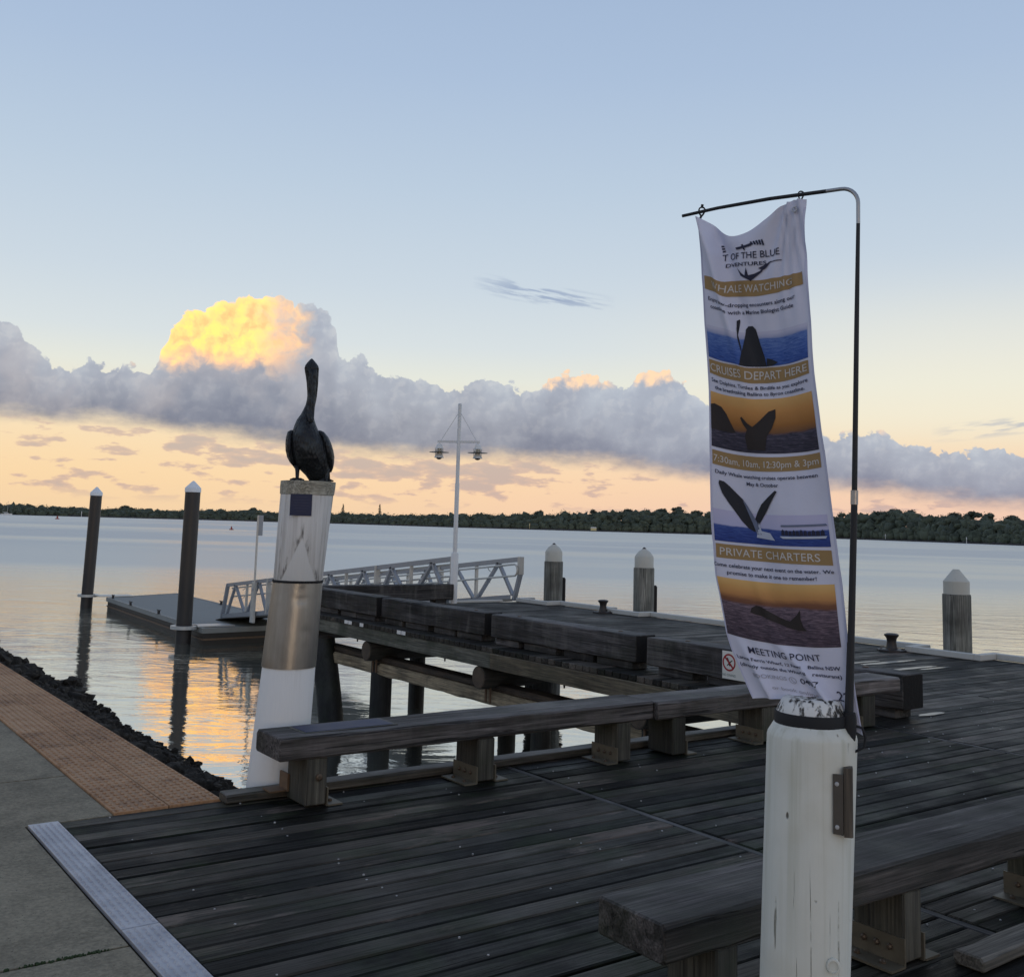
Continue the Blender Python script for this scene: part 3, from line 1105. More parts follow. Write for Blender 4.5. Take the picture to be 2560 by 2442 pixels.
# ------------------------------------------------- timber logs on the wharf
LOGN = ['dark timber log on the inner wharf edge, nearest the benches, carrying the no diving sign',
        'dark timber log on the inner wharf edge, second of its row from the benches',
        'dark timber log on the inner wharf edge, third of its row from the benches',
        'dark timber log on the inner wharf edge, farthest of its row from the benches']
for (y0, y1), lab in zip(((5.575, 8.81), (8.985, 11.848), (12.012, 14.868), (15.045, 17.70)), LOGN):
    t = thing('timber_log', lab, 'timber log', (8.5, y0, 0.0), 'logs along the basin edge of the wharf')
    b = MB().beam(8.355, 8.665, y0, y1, 0.088, 0.392, 1, 0.013, 0.005, 0.10, y0)
    lg_ = b.build('log', MT['log_y'], t)
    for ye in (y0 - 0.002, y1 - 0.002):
        MB().box(8.366, 8.654, ye, ye + 0.004, 0.098, 0.382).build('shaded_end_grain', MT['shaded_end_grain'], lg_)  # thin cap painted near black for the shade in the gaps between logs
    L = y1 - y0
    for f, pl_ in ((0.03, 0.62), (0.27, 0.55), (0.52, 0.66), (0.79, 0.52)):
        yy = y0 + L * f
        MB().box(8.385, 8.62, yy, yy + pl_, 0.002, 0.087, 0.006).build('packer', MT['log_y'], t)
    for f in (0.15, 0.85):
        MB().lathe([(0.03, 0.38), (0.03, 0.398), (0.018, 0.404)], (8.51, y0 + L * f, 0), 8).build('bolt', MT['bolt'], t)
t = thing('timber_log', 'dark timber log across the outer end of the wharf, ending beside the white lamp post', 'timber log', (10, 17.9, 0))
MB().beam(8.72, 11.60, 17.76, 18.04, 0.088, 0.395, 0, 0.016, 0.005, 0.1, 4.4).build('log', MT['log_x'], t)
for x in (8.9, 10.0, 11.2):
    MB().box(x, x + 0.25, 17.79, 18.01, 0.002, 0.087, 0.006).build('packer', MT['log_x'], t)

# no diving sign on the nearest log
sg = thing('no_diving_sign', 'small white no diving sign with a red ring, half hidden behind the banner', 'sign', (8.34, 7.43, 0.2))
MT['sign_white'] = plain('sign_white', (0.68, 0.69, 0.66), 0.5, 0, 0.06)
MT['sign_red'] = plain('sign_red', (0.32, 0.012, 0.02), 0.5, 0, 0.1)
MT['sign_black'] = plain('sign_black', (0.015, 0.015, 0.018), 0.5)
MT['sign_green'] = plain('sign_green', (0.012, 0.07, 0.055), 0.5)
MB().box(8.345, 8.352, 7.18, 7.67, 0.095, 0.375, 0.002).build('panel', MT['sign_white'], sg)


def yz(pts, x, cy, cz):
    """Outline in the sign's own left/up axes; left on the sign is +y."""
    return [(x, cy - a, cz + b) for a, b in pts]


rg = MB()
n = 32
cy, cz = 7.575, 0.262
ro, ri = 0.088, 0.070
vs = [(8.344, cy + r * math.cos(2 * math.pi * j / n), cz + r * math.sin(2 * math.pi * j / n)) for r in (ro, ri) for j in range(n)]
rg.add(vs, [(j, (j + 1) % n, n + (j + 1) % n, n + j) for j in range(n)])
rg.add(yz([(-.062, .046), (-.048, .060), (.062, -.046), (.048, -.060)], 8.343, cy, cz), [(0, 1, 2, 3)])
rg.build('ring', MT['sign_red'], sg)
dv = MB()
dv.add(yz([(-.03, .045), (-.018, .05), (.012, .0), (.002, -.008)], 8.3435, cy, cz), [(0, 1, 2, 3)])
dv.add(yz([(.002, .004), (.044, .030), (.048, .022), (.010, -.008)], 8.3435, cy, cz), [(0, 1, 2, 3)])
dv.add(yz([(.0, .0), (-.03, -.03), (-.024, -.036), (.010, -.010)], 8.3435, cy, cz), [(0, 1, 2, 3)])
dv.add(yz([(.010 + .013 * math.cos(a), -.022 + .013 * math.sin(a)) for a in [k * .7 for k in range(9)]], 8.3435, cy, cz), [tuple(range(9))])
dv.build('diver', MT['sign_black'], sg)


def text_mesh(s, size=1.0, align='CENTER', spacing=1.0, bold=0.0):
    c = bpy.data.curves.new('t', 'FONT')
    c.body = s
    c.size = size
    c.align_x = align
    c.resolution_u = 3
    c.space_character = spacing
    c.offset = bold
    o = bpy.data.objects.new('t', c)
    COL.objects.link(o)
    bpy.context.view_layer.update()
    dg = bpy.context.evaluated_depsgraph_get()
    me = bpy.data.meshes.new_from_object(o.evaluated_get(dg))
    vs = [v.co.copy() for v in me.vertices]
    fs = [tuple(p.vertices) for p in me.polygons]
    bpy.data.objects.remove(o)
    bpy.data.curves.remove(c)
    bpy.data.meshes.remove(me)
    return vs, fs


vs, fs = text_mesh('NO DIVING', 0.034, 'CENTER', 1.0)
tb = MB()
tb.add([(8.3442, 7.575 - v.x, 0.125 + v.y) for v in vs], fs)
tb.build('lettering', MT['sign_green'], sg, recalc=False)

# ------------------------------------------------------------------ benches


def bench(label, x0, x1, y0, y1, zt, legs, seat_mat, br_side=-1, flange=()):
    t = thing('timber_bench', label, 'bench', ((x0 + x1) / 2, (y0 + y1) / 2, 0), None)
    MB().beam(x0, x1, y0, y1, zt - 0.122, zt, 0, 0.011, 0.004, 0.07, x0 + y0).build('seat', MT[seat_mat], t)
    for n, (a, b, br) in enumerate(legs):
        lf, lb = y0 + 0.012, y1 - 0.075
        MB().box(a, b, lf, lb, 0.012, zt - 0.124, 0.008).build('leg', MT['leg'], t)
        for s in br:
            k = MB()
            xs = a if s < 0 else b
            k.box(min(xs, xs + s * 0.009), max(xs, xs + s * 0.009), lf - 0.006, lb + 0.01, 0.004, 0.105)
            k.box(min(xs + s * 0.009, xs + s * 0.098), max(xs + s * 0.009, xs + s * 0.098), lf - 0.010, lb + 0.012, 0.003, 0.012)
            kb_ = k.build('bracket', MT['bracket'], t)
            q = MB()
            for j in range(3):
                yy = lf + (lb - lf) * (0.25 + 0.25 * j)
                q.rings([[(xs + s * d, yy + r * math.cos(a_), 0.062 + r * math.sin(a_)) for a_ in [j2 * math.pi / 4 for j2 in range(8)]] for d, r in ((0.009, 0.013), (0.016, 0.012), (0.022, 0.006))])
                if j != 1:
                    q.lathe([(0.012, 0.011), (0.012, 0.020), (0.006, 0.026)], (xs + s * 0.055, yy, 0), 8)
            q.build_pieces('bolt', MT['bolt'], kb_)
    return t


b1 = bench('long grey timber bench with a blue plaque on top, beside the pelican post', 2.515, 5.326, 5.535, 5.872, 0.395,
           [(2.685, 2.815, (1,)), (3.842, 3.972, (-1, 1)), (5.002, 5.128, (-1,))], 'seat')
MB().box(2.69, 3.30, 5.615, 5.845, 0.3945, 0.3985, 0.001).build('plaque_frame', MT['kerb'], b1)
MB().box(2.71, 3.275, 5.632, 5.828, 0.398, 0.4005, 0.0008).build('plaque', MT['plaque'], b1)
MB().lathe([(0.0, 0), (0.02, 0), (0.02, 0.004)], (2.78, 5.545, 0), 8)
bh = MB()
bh.rings([[(2.762 + r * math.cos(a), 5.546 - d, 0.165 + r * math.sin(a)) for a in [j * math.pi / 6 for j in range(12)]] for d, r in ((0.0, 0.020), (0.008, 0.020), (0.012, 0.010))])
bh.build('bolt', MT['bolt'], b1)
MB().box(2.672, 2.684, 5.76, 5.87, 0.053, 0.15).build('bracket', MT['rusty'], b1)
MB().box(2.575, 2.671, 5.77, 5.88, 0.053, 0.062).build('bracket', MT['rusty'], b1)
bench('grey timber bench continuing behind the banner to the end of the nearest log', 5.336, 8.215, 5.500, 5.842, 0.392,
      [(5.492, 5.628, (1,)), (6.45, 6.60, (-1,)), (7.69, 7.87, (-1,))], 'seat')
bench('wide near timber bench with a split bleached end, passing behind the white post in front', 2.412, 8.6, 2.445, 2.760, 0.392,
      [(2.655, 2.76, (-1,)), (3.670, 3.785, (-1, 1)), (4.80, 4.915, (-1, 1)), (5.9, 6.02, (-1, 1)), (7.2, 7.32, (-1, 1))], 'seat_near')

# ---------------------------------------------------------- wharf bollards


def bollard(label, x, y, r, zs, zc, zt, blunt=False, fender=True):
    t = thing('timber_bollard', label, 'bollard', (x, y, 0), 'white capped bollard posts on the outer edge of the wharf')
    MB().lathe([(r * 1.0, -3.6), (r, zs - 0.025), (r * 0.97, zs)], (x, y, 0), 22, jit=0.05).build('post', MT['bollard'], t, smooth=True)
    c = MB()
    rc = r * 0.93
    if blunt:
        c.lathe([(rc, zs + 0.001), (rc, zc), (rc * 0.93, zc + 0.015), (rc * 0.24, zt), (rc * 0.16, zt)], (x, y, 0), 22)
    else:
        c.lathe([(rc, zs + 0.001), (rc, zc), (rc * 0.92, zc + 0.03), (rc * 0.66, zc + (zt - zc) * 0.55), (rc * 0.16, zt - 0.012), (rc * 0.06, zt)], (x, y, 0), 22)
    co = c.build('cap', MT['white_cap'], t, smooth=True)
    if not blunt:
        MB().lathe([(0.045, zt - 0.035), (0.032, zt - 0.005), (0.012, zt + 0.012)], (x, y, 0), 10).build('tip', MT['iron'], co)
    if fender:
        MB().box(x + r * 0.92, x + r + 0.06, y - 0.13, y + 0.13, -1.2, zs * 0.62, 0.03).build('fender', MT['rubber'], t)
    return t


bollard('white capped grey bollard post at the far corner of the wharf, beside the gangway', 13.90, 17.50, 0.195, 0.865, 1.06, 1.235)
bollard('white capped grey bollard post between the two iron mooring bollards', 14.02, 14.88, 0.195, 0.862, 1.06, 1.235)
bollard('white capped grey bollard post at the right with a blunt flattened top', 13.70, 8.28, 0.185, 0.825, 1.00, 1.165, True, False)


def mooring(label, x, y):
    t = thing('mooring_bollard', label, 'mooring bollard', (x, y, 0), 'iron mooring bollards on the wharf')
    MB().lathe([(0.085, 0.030), (0.072, 0.07), (0.062, 0.13), (0.070, 0.18), (0.098, 0.215), (0.100, 0.232), (0.07, 0.245), (0.02, 0.25)], (x, y, 0), 20).build('bollard', MT['iron'], t, smooth=True)
    MB().lathe([(0.20, 0.002), (0.20, 0.022), (0.18, 0.032), (0.09, 0.036)], (x, y, 0), 8, tw=0.39).build('base_plate', MT['iron'], t)
    q = MB()
    for k in range(4):
        a = k * math.pi / 2 + 0.4
        q.lathe([(0.018, 0.03), (0.018, 0.045)], (x + 0.145 * math.cos(a), y + 0.145 * math.sin(a), 0), 6)
    q.build_pieces('bolt', MT['bolt'], t)
    return t


mooring('dark iron mooring bollard on the wharf edge, left of the middle white capped post', 13.32, 15.24)
mooring('dark iron mooring bollard on the wharf edge, close to the blunt capped post', 13.18, 8.96)

# ----------------------------------------------------------- lamp standard
LX, LY = 11.76, 18.02
lamp = thing('lamp_post', 'tall white double lamp post at the outer end of the wharf', 'lamp post', (LX, LY, 0))
MB().lathe([(0.075, 0.0), (0.075, 0.985), (0.060, 1.01)], (LX, LY, 0), 18).build('sleeve', MT['lamp_white'], lamp, smooth=True)
MB().lathe([(0.045, 1.0), (0.045, 2.4), (0.038, 2.42), (0.037, 4.035), (0.02, 4.045)], (LX, LY, 0), 14).build('pole', MT['lamp_white'], lamp, smooth=True)
AD = Vector((0.72, -0.694, 0)).normalized()
O = Vector((LX, LY, 0))
MB().bar(O - AD * 0.44 + Vector((0, 0, 3.255)), O + AD * 0.44 + Vector((0, 0, 3.255)), 0.04, 0.045).build('arm', MT['lamp_white'], lamp)
for s in (-1, 1):
    MB().tube([O + AD * (s * 0.03) + Vector((0, 0, 3.84)), O + AD * (s * 0.37) + Vector((0, 0, 3.28))], 0.006, 6).build('stay', MT['lamp_white'], lamp)
MT['lamp_glass'] = plain('lamp_glass', (0.40, 0.40, 0.30), 0.15, 0, 0.1)
MT['shade_dark'] = plain('shade_dark', (0.05, 0.055, 0.06), 0.5)
for s in (-1, 1):
    c = O + AD * (s * 0.40)
    ln = MB().lathe([(0.02, 3.235), (0.022, 3.208), (0.05, 3.198), (0.067, 3.165), (0.072, 3.125), (0.095, 3.115), (0.095, 3.108), (0.06, 3.106)], c, 18).build('lantern', MT['lamp_white'], lamp, smooth=True)
    MB().lathe([(0.056, 3.106), (0.056, 2.985)], c, 16).build('glass', MT['lamp_glass'], ln, smooth=True)
    q = MB()
    for z in (3.085, 3.062):
        q.lathe([(0.086, z), (0.092, z - 0.004), (0.086, z - 0.008), (0.078, z - 0.004)], c, 18)
    for k in range(4):
        a = k * math.pi / 2 + 0.5
        d = Vector((math.cos(a), math.sin(a), 0)) * 0.088
        q.tube([c + d + Vector((0, 0, 3.11)), c + d + Vector((0, 0, 2.95))], 0.006, 5)
    q.build('cage', MT['lamp_white'], ln)
    MB().lathe([(0.06, 3.046), (0.205, 3.036), (0.207, 3.032), (0.06, 3.034)], c, 26).build('reflector', MT['shade_dark'], ln)
    MB().lathe([(0.060, 3.012), (0.070, 2.975), (0.100, 2.930), (0.100, 2.922), (0.06, 2.924)], c, 18).build('skirt', MT['lamp_white'], ln, smooth=True)
    MB().lathe([(0.058, 2.922), (0.052, 2.905), (0.03, 2.890), (0.006, 2.885)], c, 14).build('bulb_cover', MT['shade_dark'], ln, smooth=True)

# ----------------------------------------------------------------- gangway
gw = thing('gangway', 'grey metal truss gangway sloping down from the end of the wharf to the pontoon', 'gangway', (12.6, 18.2, 0))
Y0, Y1 = 18.22, 30.55


def gz_(y, top=False):
    f = (y - Y0) / (Y1 - Y0)
    return (0.90 - 1.30 * f) if top else (0.03 - 1.40 * f)


def truss(x, last):
    tr = MB().bar((x, Y0 - 0.12, gz_(Y0 - 0.12, True) - 0.03), (x, Y1 - 0.35, gz_(Y1 - 0.35, True) - 0.03), 0.075, 0.10).build('top_chord', MT['alu'], gw)
    MB().bar((x, Y0 + 0.28, gz_(Y0 + 0.28) + 0.05), (x, Y1, gz_(Y1) + 0.05), 0.075, 0.12).build('bottom_chord', MT['alu'], gw)
    bay = (Y1 - 0.35 - Y0) / 4.0
    for k in range(4):
        a = Y0 + 0.05 + k * bay
        b = a + bay
        sk = (0.10 if k == 0 else 0.0)
        # W bracing: down, up, vertical, down, up
        seq = [(a + 0.10, 0), (a + bay * 0.215, 1), (a + bay * 0.47, 0)]
        seq2 = [(a + bay * 0.53, 0), (a + bay * 0.785, 1), (b - 0.10, 0)]
        for s in (seq, seq2):
            for (ya, ta), (yb, tb_) in zip(s[:-1], s[1:]):
                MB().bar((x, ya, gz_(ya, ta) - (0.06 if ta else -0.10)), (x, yb, gz_(yb, tb_) - (0.06 if tb_ else -0.10)), 0.055, 0.075, (1, 0, 0)).build('brace', MT['alu'], gw)
        yv = a + bay * 0.5
        MB().bar((x, yv, gz_(yv) + 0.10), (x, yv, gz_(yv, True) - 0.08), 0.06, 0.06, (1, 0, 0)).build('post', MT['alu_light'], gw)
        if k:
            MB().bar((x, a, gz_(a) + 0.02), (x, a, gz_(a, True) + 0.02), 0.075, 0.12, (1, 0, 0)).build('post', MT['alu_light'], gw)
    # raked end pieces
    MB().bar((x, Y0 - 0.10, 0.93), (x, Y0 - 0.10, 0.56), 0.085, 0.11, (1, 0, 0)).build('post', MT['alu_light'], gw)
    MB().bar((x, Y0 - 0.10, 0.57), (x, Y0 + 0.10, 0.01), 0.07, 0.09, (1, 0, 0)).build('brace', MT['alu'], gw)
    MB().bar((x, Y1 - 0.36, gz_(Y1 - 0.36, True)), (x, Y1 - 0.02, gz_(Y1)), 0.075, 0.10, (1, 0, 0)).build('brace', MT['alu'], gw)
    sd = 0.075 if last == 0 else -0.075
    # looped handrail
    for dz in (-0.13, -0.36):
        pass
    pts = []
    ya, yb = Y0 + 0.02, Y1 - 0.5
    n = 12
    hi = [(x + sd, ya + (yb - ya) * i / n, gz_(ya + (yb - ya) * i / n, True) - 0.13) for i in range(n + 1)]
    lo = [(p[0], p[1], p[2] - 0.24) for p in hi]
    arc = [(x + sd, ya - 0.11 * math.sin(t), hi[0][2] - 0.12 + 0.12 * math.cos(t)) for t in [math.pi * k / 8 for k in range(1, 8)]]
    MB().tube(hi[::-1] + arc + lo, 0.021, 8).build('handrail', MT['alu_light'], gw, smooth=True)
    q = MB()
    for i in range(1, n, 2):
        for p in (hi[i], lo[i]):
            q.tube([p, (x + sd * 0.8, p[1], p[2] - 0.05), (x, p[1], p[2] - 0.10)], 0.009, 5)
    q.build_pieces('rail_bracket', MT['alu'], gw)


truss(11.80, 0)
truss(13.50, 1)
MB().rings([[(11.84, Y0 + 0.1, gz_(Y0 + .1) + 0.02), (13.46, Y0 + 0.1, gz_(Y0 + .1) + 0.02), (13.46, Y0 + .1, gz_(Y0 + .1) - .03), (11.84, Y0 + .1, gz_(Y0 + .1) - .03)],
            [(11.84, Y1, gz_(Y1) + 0.02), (13.46, Y1, gz_(Y1) + 0.02), (13.46, Y1, gz_(Y1) - .03), (11.84, Y1, gz_(Y1) - .03)]]).build('walkway', MT['pontoon_edge'], gw)
MB().rings([[(11.9, Y1, gz_(Y1) + 0.015), (13.4, Y1, gz_(Y1) + 0.015), (13.4, Y1, gz_(Y1) - .03), (11.9, Y1, gz_(Y1) - .03)],
            [(11.9, Y1 + .75, -1.485), (13.4, Y1 + .75, -1.485), (13.4, Y1 + .75, -1.50), (11.9, Y1 + .75, -1.50)]]).build('landing_flap', MT['pontoon_side'], gw)

# ----------------------------------------------------------------- pontoon
pn = thing('pontoon', 'low grey floating pontoon with dark sides beside two white capped piles', 'pontoon', (12.4, 34, WZ))
PC = [(10.66, 28.95), (13.95, 29.2), (14.45, 42.3), (11.27, 40.75)]
ZP = -1.5


def inset(pts, d):
    c = Vector((sum(p[0] for p in pts) / 4, sum(p[1] for p in pts) / 4))
    return [(p[0] + (d if p[0] < c.x else -d), p[1] + (d if p[1] < c.y else -d)) for p in pts]


I1, I2 = inset(PC, 0.10), inset(PC, 0.05)
MB().rings([[(x, y, z) for x, y in I1] for z in (ZP - 0.10, ZP)]).build('deck', MT['pontoon_top'], pn)
ed = MB()
for i in range(4):
    a, b = PC[i], PC[(i + 1) % 4]
    a2, b2 = I1[i], I1[(i + 1) % 4]
    ed.rings([[(a[0], a[1], ZP - 0.13), (a2[0], a2[1], ZP - 0.13), (a2[0], a2[1], ZP + 0.012), (a[0], a[1], ZP + 0.012)],
              [(b[0], b[1], ZP - 0.13), (b2[0], b2[1], ZP - 0.13), (b2[0], b2[1], ZP + 0.012), (b[0], b[1], ZP + 0.012)]])
ed.build('edge_beam', MT['pontoon_edge'], pn)
MB().rings([[(x, y, z) for x, y in I2] for z in (-2.6, ZP - 0.131)]).build('float', MT['pontoon_side'], pn)
st = MB()
for i in (0, 3):
    a, b = I2[i], I2[(i + 1) % 4]
    st.bar((a[0], a[1], ZP - 0.30), (b[0], b[1], ZP - 0.30), 0.06, 0.05)
st.build('rubbing_strip', MT['rusty'], pn)
for x, y in ((11.33, 40.1), (11.05, 37.0), (10.92, 33.6), (14.22, 41.0), (14.05, 36.5), (10.85, 30.6), (13.85, 31.5)):
    c = MB()
    c.box(x - 0.04, x + 0.04, y - 0.08, y + 0.08, ZP + 0.012, ZP + 0.02)
    c.bar((x, y - 0.04, ZP + 0.02), (x, y - 0.05, ZP + 0.12), 0.04, 0.04, (1, 0, 0))
    c.bar((x, y + 0.04, ZP + 0.02), (x, y + 0.05, ZP + 0.12), 0.04, 0.04, (1, 0, 0))
    c.tube([(x, y - 0.17, ZP + 0.135), (x, y - 0.05, ZP + 0.12), (x, y + 0.05, ZP + 0.12), (x, y + 0.17, ZP + 0.135)], [0.015, 0.028, 0.028, 0.015], 6)
    c.build('cleat', MT['iron'], pn)
PILES = [(10.935, 42.0, 2.27, 2.59), (10.358, 29.6, 2.28, 2.585)]
for (x, y, z1, z2), tx in zip(PILES, (0.75, 1.0)):
    rg = MB()
    n = 28
    rr = []
    for r, z in ((0.25, ZP - 0.05), (0.37, ZP - 0.05), (0.37, ZP + 0.04), (0.25, ZP + 0.04)):
        rr.append([(x + r * math.cos(2 * math.pi * j / n), y + r * math.sin(2 * math.pi * j / n), z) for j in range(n)])
    rg.rings(rr + [rr[0]], cap=False)
    if y > 40:
        rg.box(x + 0.15, x + 1.4, y - 1.1, y - 0.28, ZP + 0.013, ZP + 0.04)
    else:
        rg.box(x + 0.28, x + 1.35, y - 0.35, y + 0.30, ZP + 0.013, ZP + 0.04)
    rg.build('pile_bracket', MT['alu_light'], pn)
for (x, y, z1, z2), lab in zip(PILES, ('dark pile with a white cone cap at the far left end of the pontoon', 'dark pile with a white cone cap at the near corner of the pontoon')):
    t = thing('mooring_pile', lab, 'pile', (x, y, WZ), 'white capped piles holding the pontoon')
    lean = 0.016 * (1 if y > 40 else 0.2)
    ax = (VR.x * lean, VR.y * lean, 1)
    MB().lathe([(0.212, -2.6), (0.212, z1)], (x - VR.x * lean * 0, y, 0), 26, axis=ax).build('pile', MT['hdpe'], t, smooth=True)
    MB().lathe([(0.224, z1 - 0.02), (0.226, z1 + 0.09), (0.215, z1 + 0.11), (0.03, z2 - 0.01), (0.008, z2)], (x, y, 0), 26, axis=ax).build('cap', MT['pile_cap'], t, smooth=True)

SX, SY = 11.70, 28.0
sp = thing('sign_post', 'thin grey sign post on the near side of the gangway, its sign seen edge on', 'sign post', (SX, SY, -1.28))
MB().box(SX - 0.05, SX + 0.03, SY - 0.10, SY + 0.10, -1.28, -0.18, 0.008).build('channel', MT['alu_light'], sp)
MB().tube([(SX, SY, -0.6), (SX, SY, 1.66)], 0.030, 10).build('pole', MT['alu_light'], sp, smooth=True)
MB().bar((SX + 0.05, SY - 0.04, 1.10), (SX + 0.05, SY - 0.04, 1.665), 0.16, 0.03, (1, 0.9, 0)).build('panel', MT['alu'], sp)
MB().box(SX - 0.06, SX + 0.04, SY - 0.06, SY + 0.06, -0.42, -0.34, 0.01).build('clamp', MT['alu'], sp)

# -------------------------------------------------- white post with pelican
def mat_pelican_post():
    m, nt, bs = material('painted_post')
    tc = node(nt, 'ShaderNodeTexCoord')
    v = N(nt, tc.outputs['Object'])
    lean = dot(nt, v, (0, 0, 1))
    q = dot(nt, v, (0.905, -0.425, 0)) - lean * 0.0545
    z = lean
    grain = noise(nt, vmul(nt, v, (46, 46, 1.3)), 1.0, 8, 0.7, 0.3)
    n = noise(nt, v, 6.0, 6, 0.65)
    streak = noise(nt, vmul(nt, v, (18, 18, 0.8)), 1.0, 6, 0.65)
    bare = (z + (n - 0.5) * 0.05).step(1.19, 1.23)
    # a fresh painted wedge stands in the bare timber
    tri = (q.m('ABSOLUTE') + (z - 1.475) * 0.40 + (n - 0.5) * 0.03)
    wedge = tri.step(0.008, -0.004)
    rim = (tri.step(-0.012, 0.006) * tri.step(0.05, 0.012))
    wood = (grain * 0.6 + streak * 0.4).ramp([(0.33, G((0.40, 0.39, 0.375))), (0.5, G((0.64, 0.64, 0.635))), (0.66, G((0.74, 0.745, 0.75)))])
    wood = mix(nt, rim * noise(nt, vmul(nt, v, (22, 22, 6)), 1.0, 5, 0.6).step(0.45, 0.62) * 0.85, wood, (0.045, 0.035, 0.03, 1))
    side = noise(nt, vmul(nt, v, (14, 14, 2.2)), 1.0, 5, 0.6).step(0.60, 0.72)
    wood = mix(nt, side * 0.6, wood, (0.10, 0.085, 0.075, 1))
    paint = mix(nt, streak.step(0.56, 0.78) * 0.22, (0.70, 0.72, 0.73, 1), (0.42, 0.41, 0.37, 1))
    paint = mix(nt, (z * -1.0 + n * 0.35).step(0.15, 0.60) * 0.35, paint, (0.40, 0.40, 0.33, 1))
    c = mix(nt, bare * wedge.inv(), paint, wood)
    setp(nt, bs, c, 0.6)
    bump(nt, bs, grain * 0.6 + streak * 0.4, 0.005)
    return m


PX0, PY0, LN = 2.782, 6.155, 0.0602
PAX = (LN, 0.0, 1)
post = thing('pelican_post', 'tall leaning white post with a dull metal sleeve, carrying the pelican', 'post', (PX0, PY0, 0))
Z_T = 1.836


def pz(z):
    return Vector((PX0 + LN * z, PY0, z))


MB().lathe([(0.190, -3.2), (0.182, -0.6), (0.177, 0.0), (0.160, 0.69), (0.150, 0.72), (0.142, 1.19), (0.148, 1.20), (0.1475, 1.215), (0.1475, 1.225), (0.151, 1.23), (0.160, 1.6), (0.1635, 1.75)], (PX0, PY0, 0), 40, axis=PAX, jit=0.03).build('post', mat_pelican_post(), post, smooth=True)


def mat_sleeve():
    m, nt, bs = material('dull_metal_sleeve')
    v, r = coords(nt, False)
    n = noise(nt, vmul(nt, v, (5, 5, 2.0)), 1.0, 6, 0.6)
    s = noise(nt, vmul(nt, v, (26, 26, 1.2)), 1.0, 5, 0.6)
    z = dot(nt, v, (0, 0, 1))
    c = (n * 0.6 + s * 0.4).ramp([(0.3, G((0.175, 0.18, 0.18))), (0.55, G((0.27, 0.278, 0.28))), (0.75, G((0.38, 0.39, 0.40)))])
    c = mix(nt, z.step(0.78, 0.70) * n.step(0.4, 0.6) * 0.35, c, (0.15, 0.10, 0.065, 1))
    setp(nt, bs, c, n * 0.18 + 0.26, 0.9)
    bump(nt, bs, n * 0.8 + s * 0.2, 0.006)
    return m


MT['sleeve'] = mat_sleeve()
sv = MB()
rr = []
nz, na = 26, 64
for i in range(nz + 1):
    z = 0.698 + (1.205 - 0.698) * i / nz
    o = pz(z)
    ring = []
    for j in range(na):
        a = 2 * math.pi * j / na
        r = 0.1655 - (z - 0.7) * 0.022
        # two dents towards the viewer
        for (qa, qz, dp) in ((-1.80, 1.165, 0.0045), (-1.72, 1.112, 0.0055), (-1.95, 1.112, 0.003), (-1.5, 0.92, 0.002)):
            da = (a - qa + math.pi) % (2 * math.pi) - math.pi
            r -= dp * math.exp(-(da / 0.17) ** 2 - ((z - qz) / 0.022) ** 2)
        ring.append(o + Vector((r * math.cos(a), r * math.sin(a), 0)))
    rr.append(ring)
sv.rings(rr, cap=False)
sv.build('sleeve', MT['sleeve'], post, smooth='all')
MB().lathe([(0.156, 1.207), (0.157, 1.222)], pz(0) * 1.0, 32, axis=PAX).build('joint_ring', MT['black'], post)
MT['cap_band'] = timber('cap_band_timber', 0, (0.15, 0.135, 0.10), (0.26, 0.245, 0.195), (0.36, 0.345, 0.29), 0.0, (0.5, 0.8), 30, 0.2, 0.2)
MB().lathe([(0.1685, 1.752), (0.172, 1.80), (0.172, Z_T - 0.002), (0.160, Z_T)], (PX0, PY0, 0), 40, axis=PAX).build('cap_band', MT['cap_band'], post, smooth=True)
# plaque, facing the viewer
vd = Vector((-0.405, -0.914, 0))
pr = Vector((0.914, -0.405, 0))
c0 = pz(1.685) + vd * 0.160 - pr * 0.033
pq = MB()
for s, t_ in ((0.066, 0.0), ):
    pq.poly([c0 + pr * a + Vector((0, 0, b)) for a, b in ((-s, -0.066), (s, -0.066), (s, 0.066), (-s, 0.066))], vd * 0.008)
plq = pq.build('plaque', MT['plaque'], post)
lt = MB()
for k in range(6):
    wd = (0.035, 0.05, 0.045, 0.05, 0.04, 0.03)[k]
    z = 0.045 - k * 0.017
    lt.poly([c0 + pr * a + Vector((0, 0, b)) + vd * 0.008 for a, b in ((-wd, z), (wd, z), (wd, z + 0.004), (-wd, z + 0.004))], vd * 0.0008)
lt.build('lettering', MT['plaque_text'], plq)

# ----------------------------------------------------------------- pelican
pel = thing('pelican_statue', 'dark bronze pelican statue standing on top of the leaning white post', 'statue', pz(Z_T))
PB = pz(Z_T) + vd * 0.0
K = 0.000506


def pp(x, y, d=0.0):
    """Statue space: x, height (as measured down from the crown) and depth towards the viewer."""
    h = (1640 - y) * K
    q = (x - 487 - 0.045 * (1640 - y)) * K
    return PB + pr * q + vd * d + Vector((0, 0, h))


def sect(y, xl, xr, dep, off, n=28, p=2.0):
    cx, w = (xl + xr) / 2, (xr - xl) / 2
    r = []
    for j in range(n):
        a = 2 * math.pi * j / n
        ca, sa = math.cos(a), math.sin(a)
        ca = math.copysign(abs(ca) ** (2 / p), ca)
        sa = math.copysign(abs(sa) ** (2 / p), sa)
        r.append(pp(cx + w * ca, y, off + dep * sa))
    return r


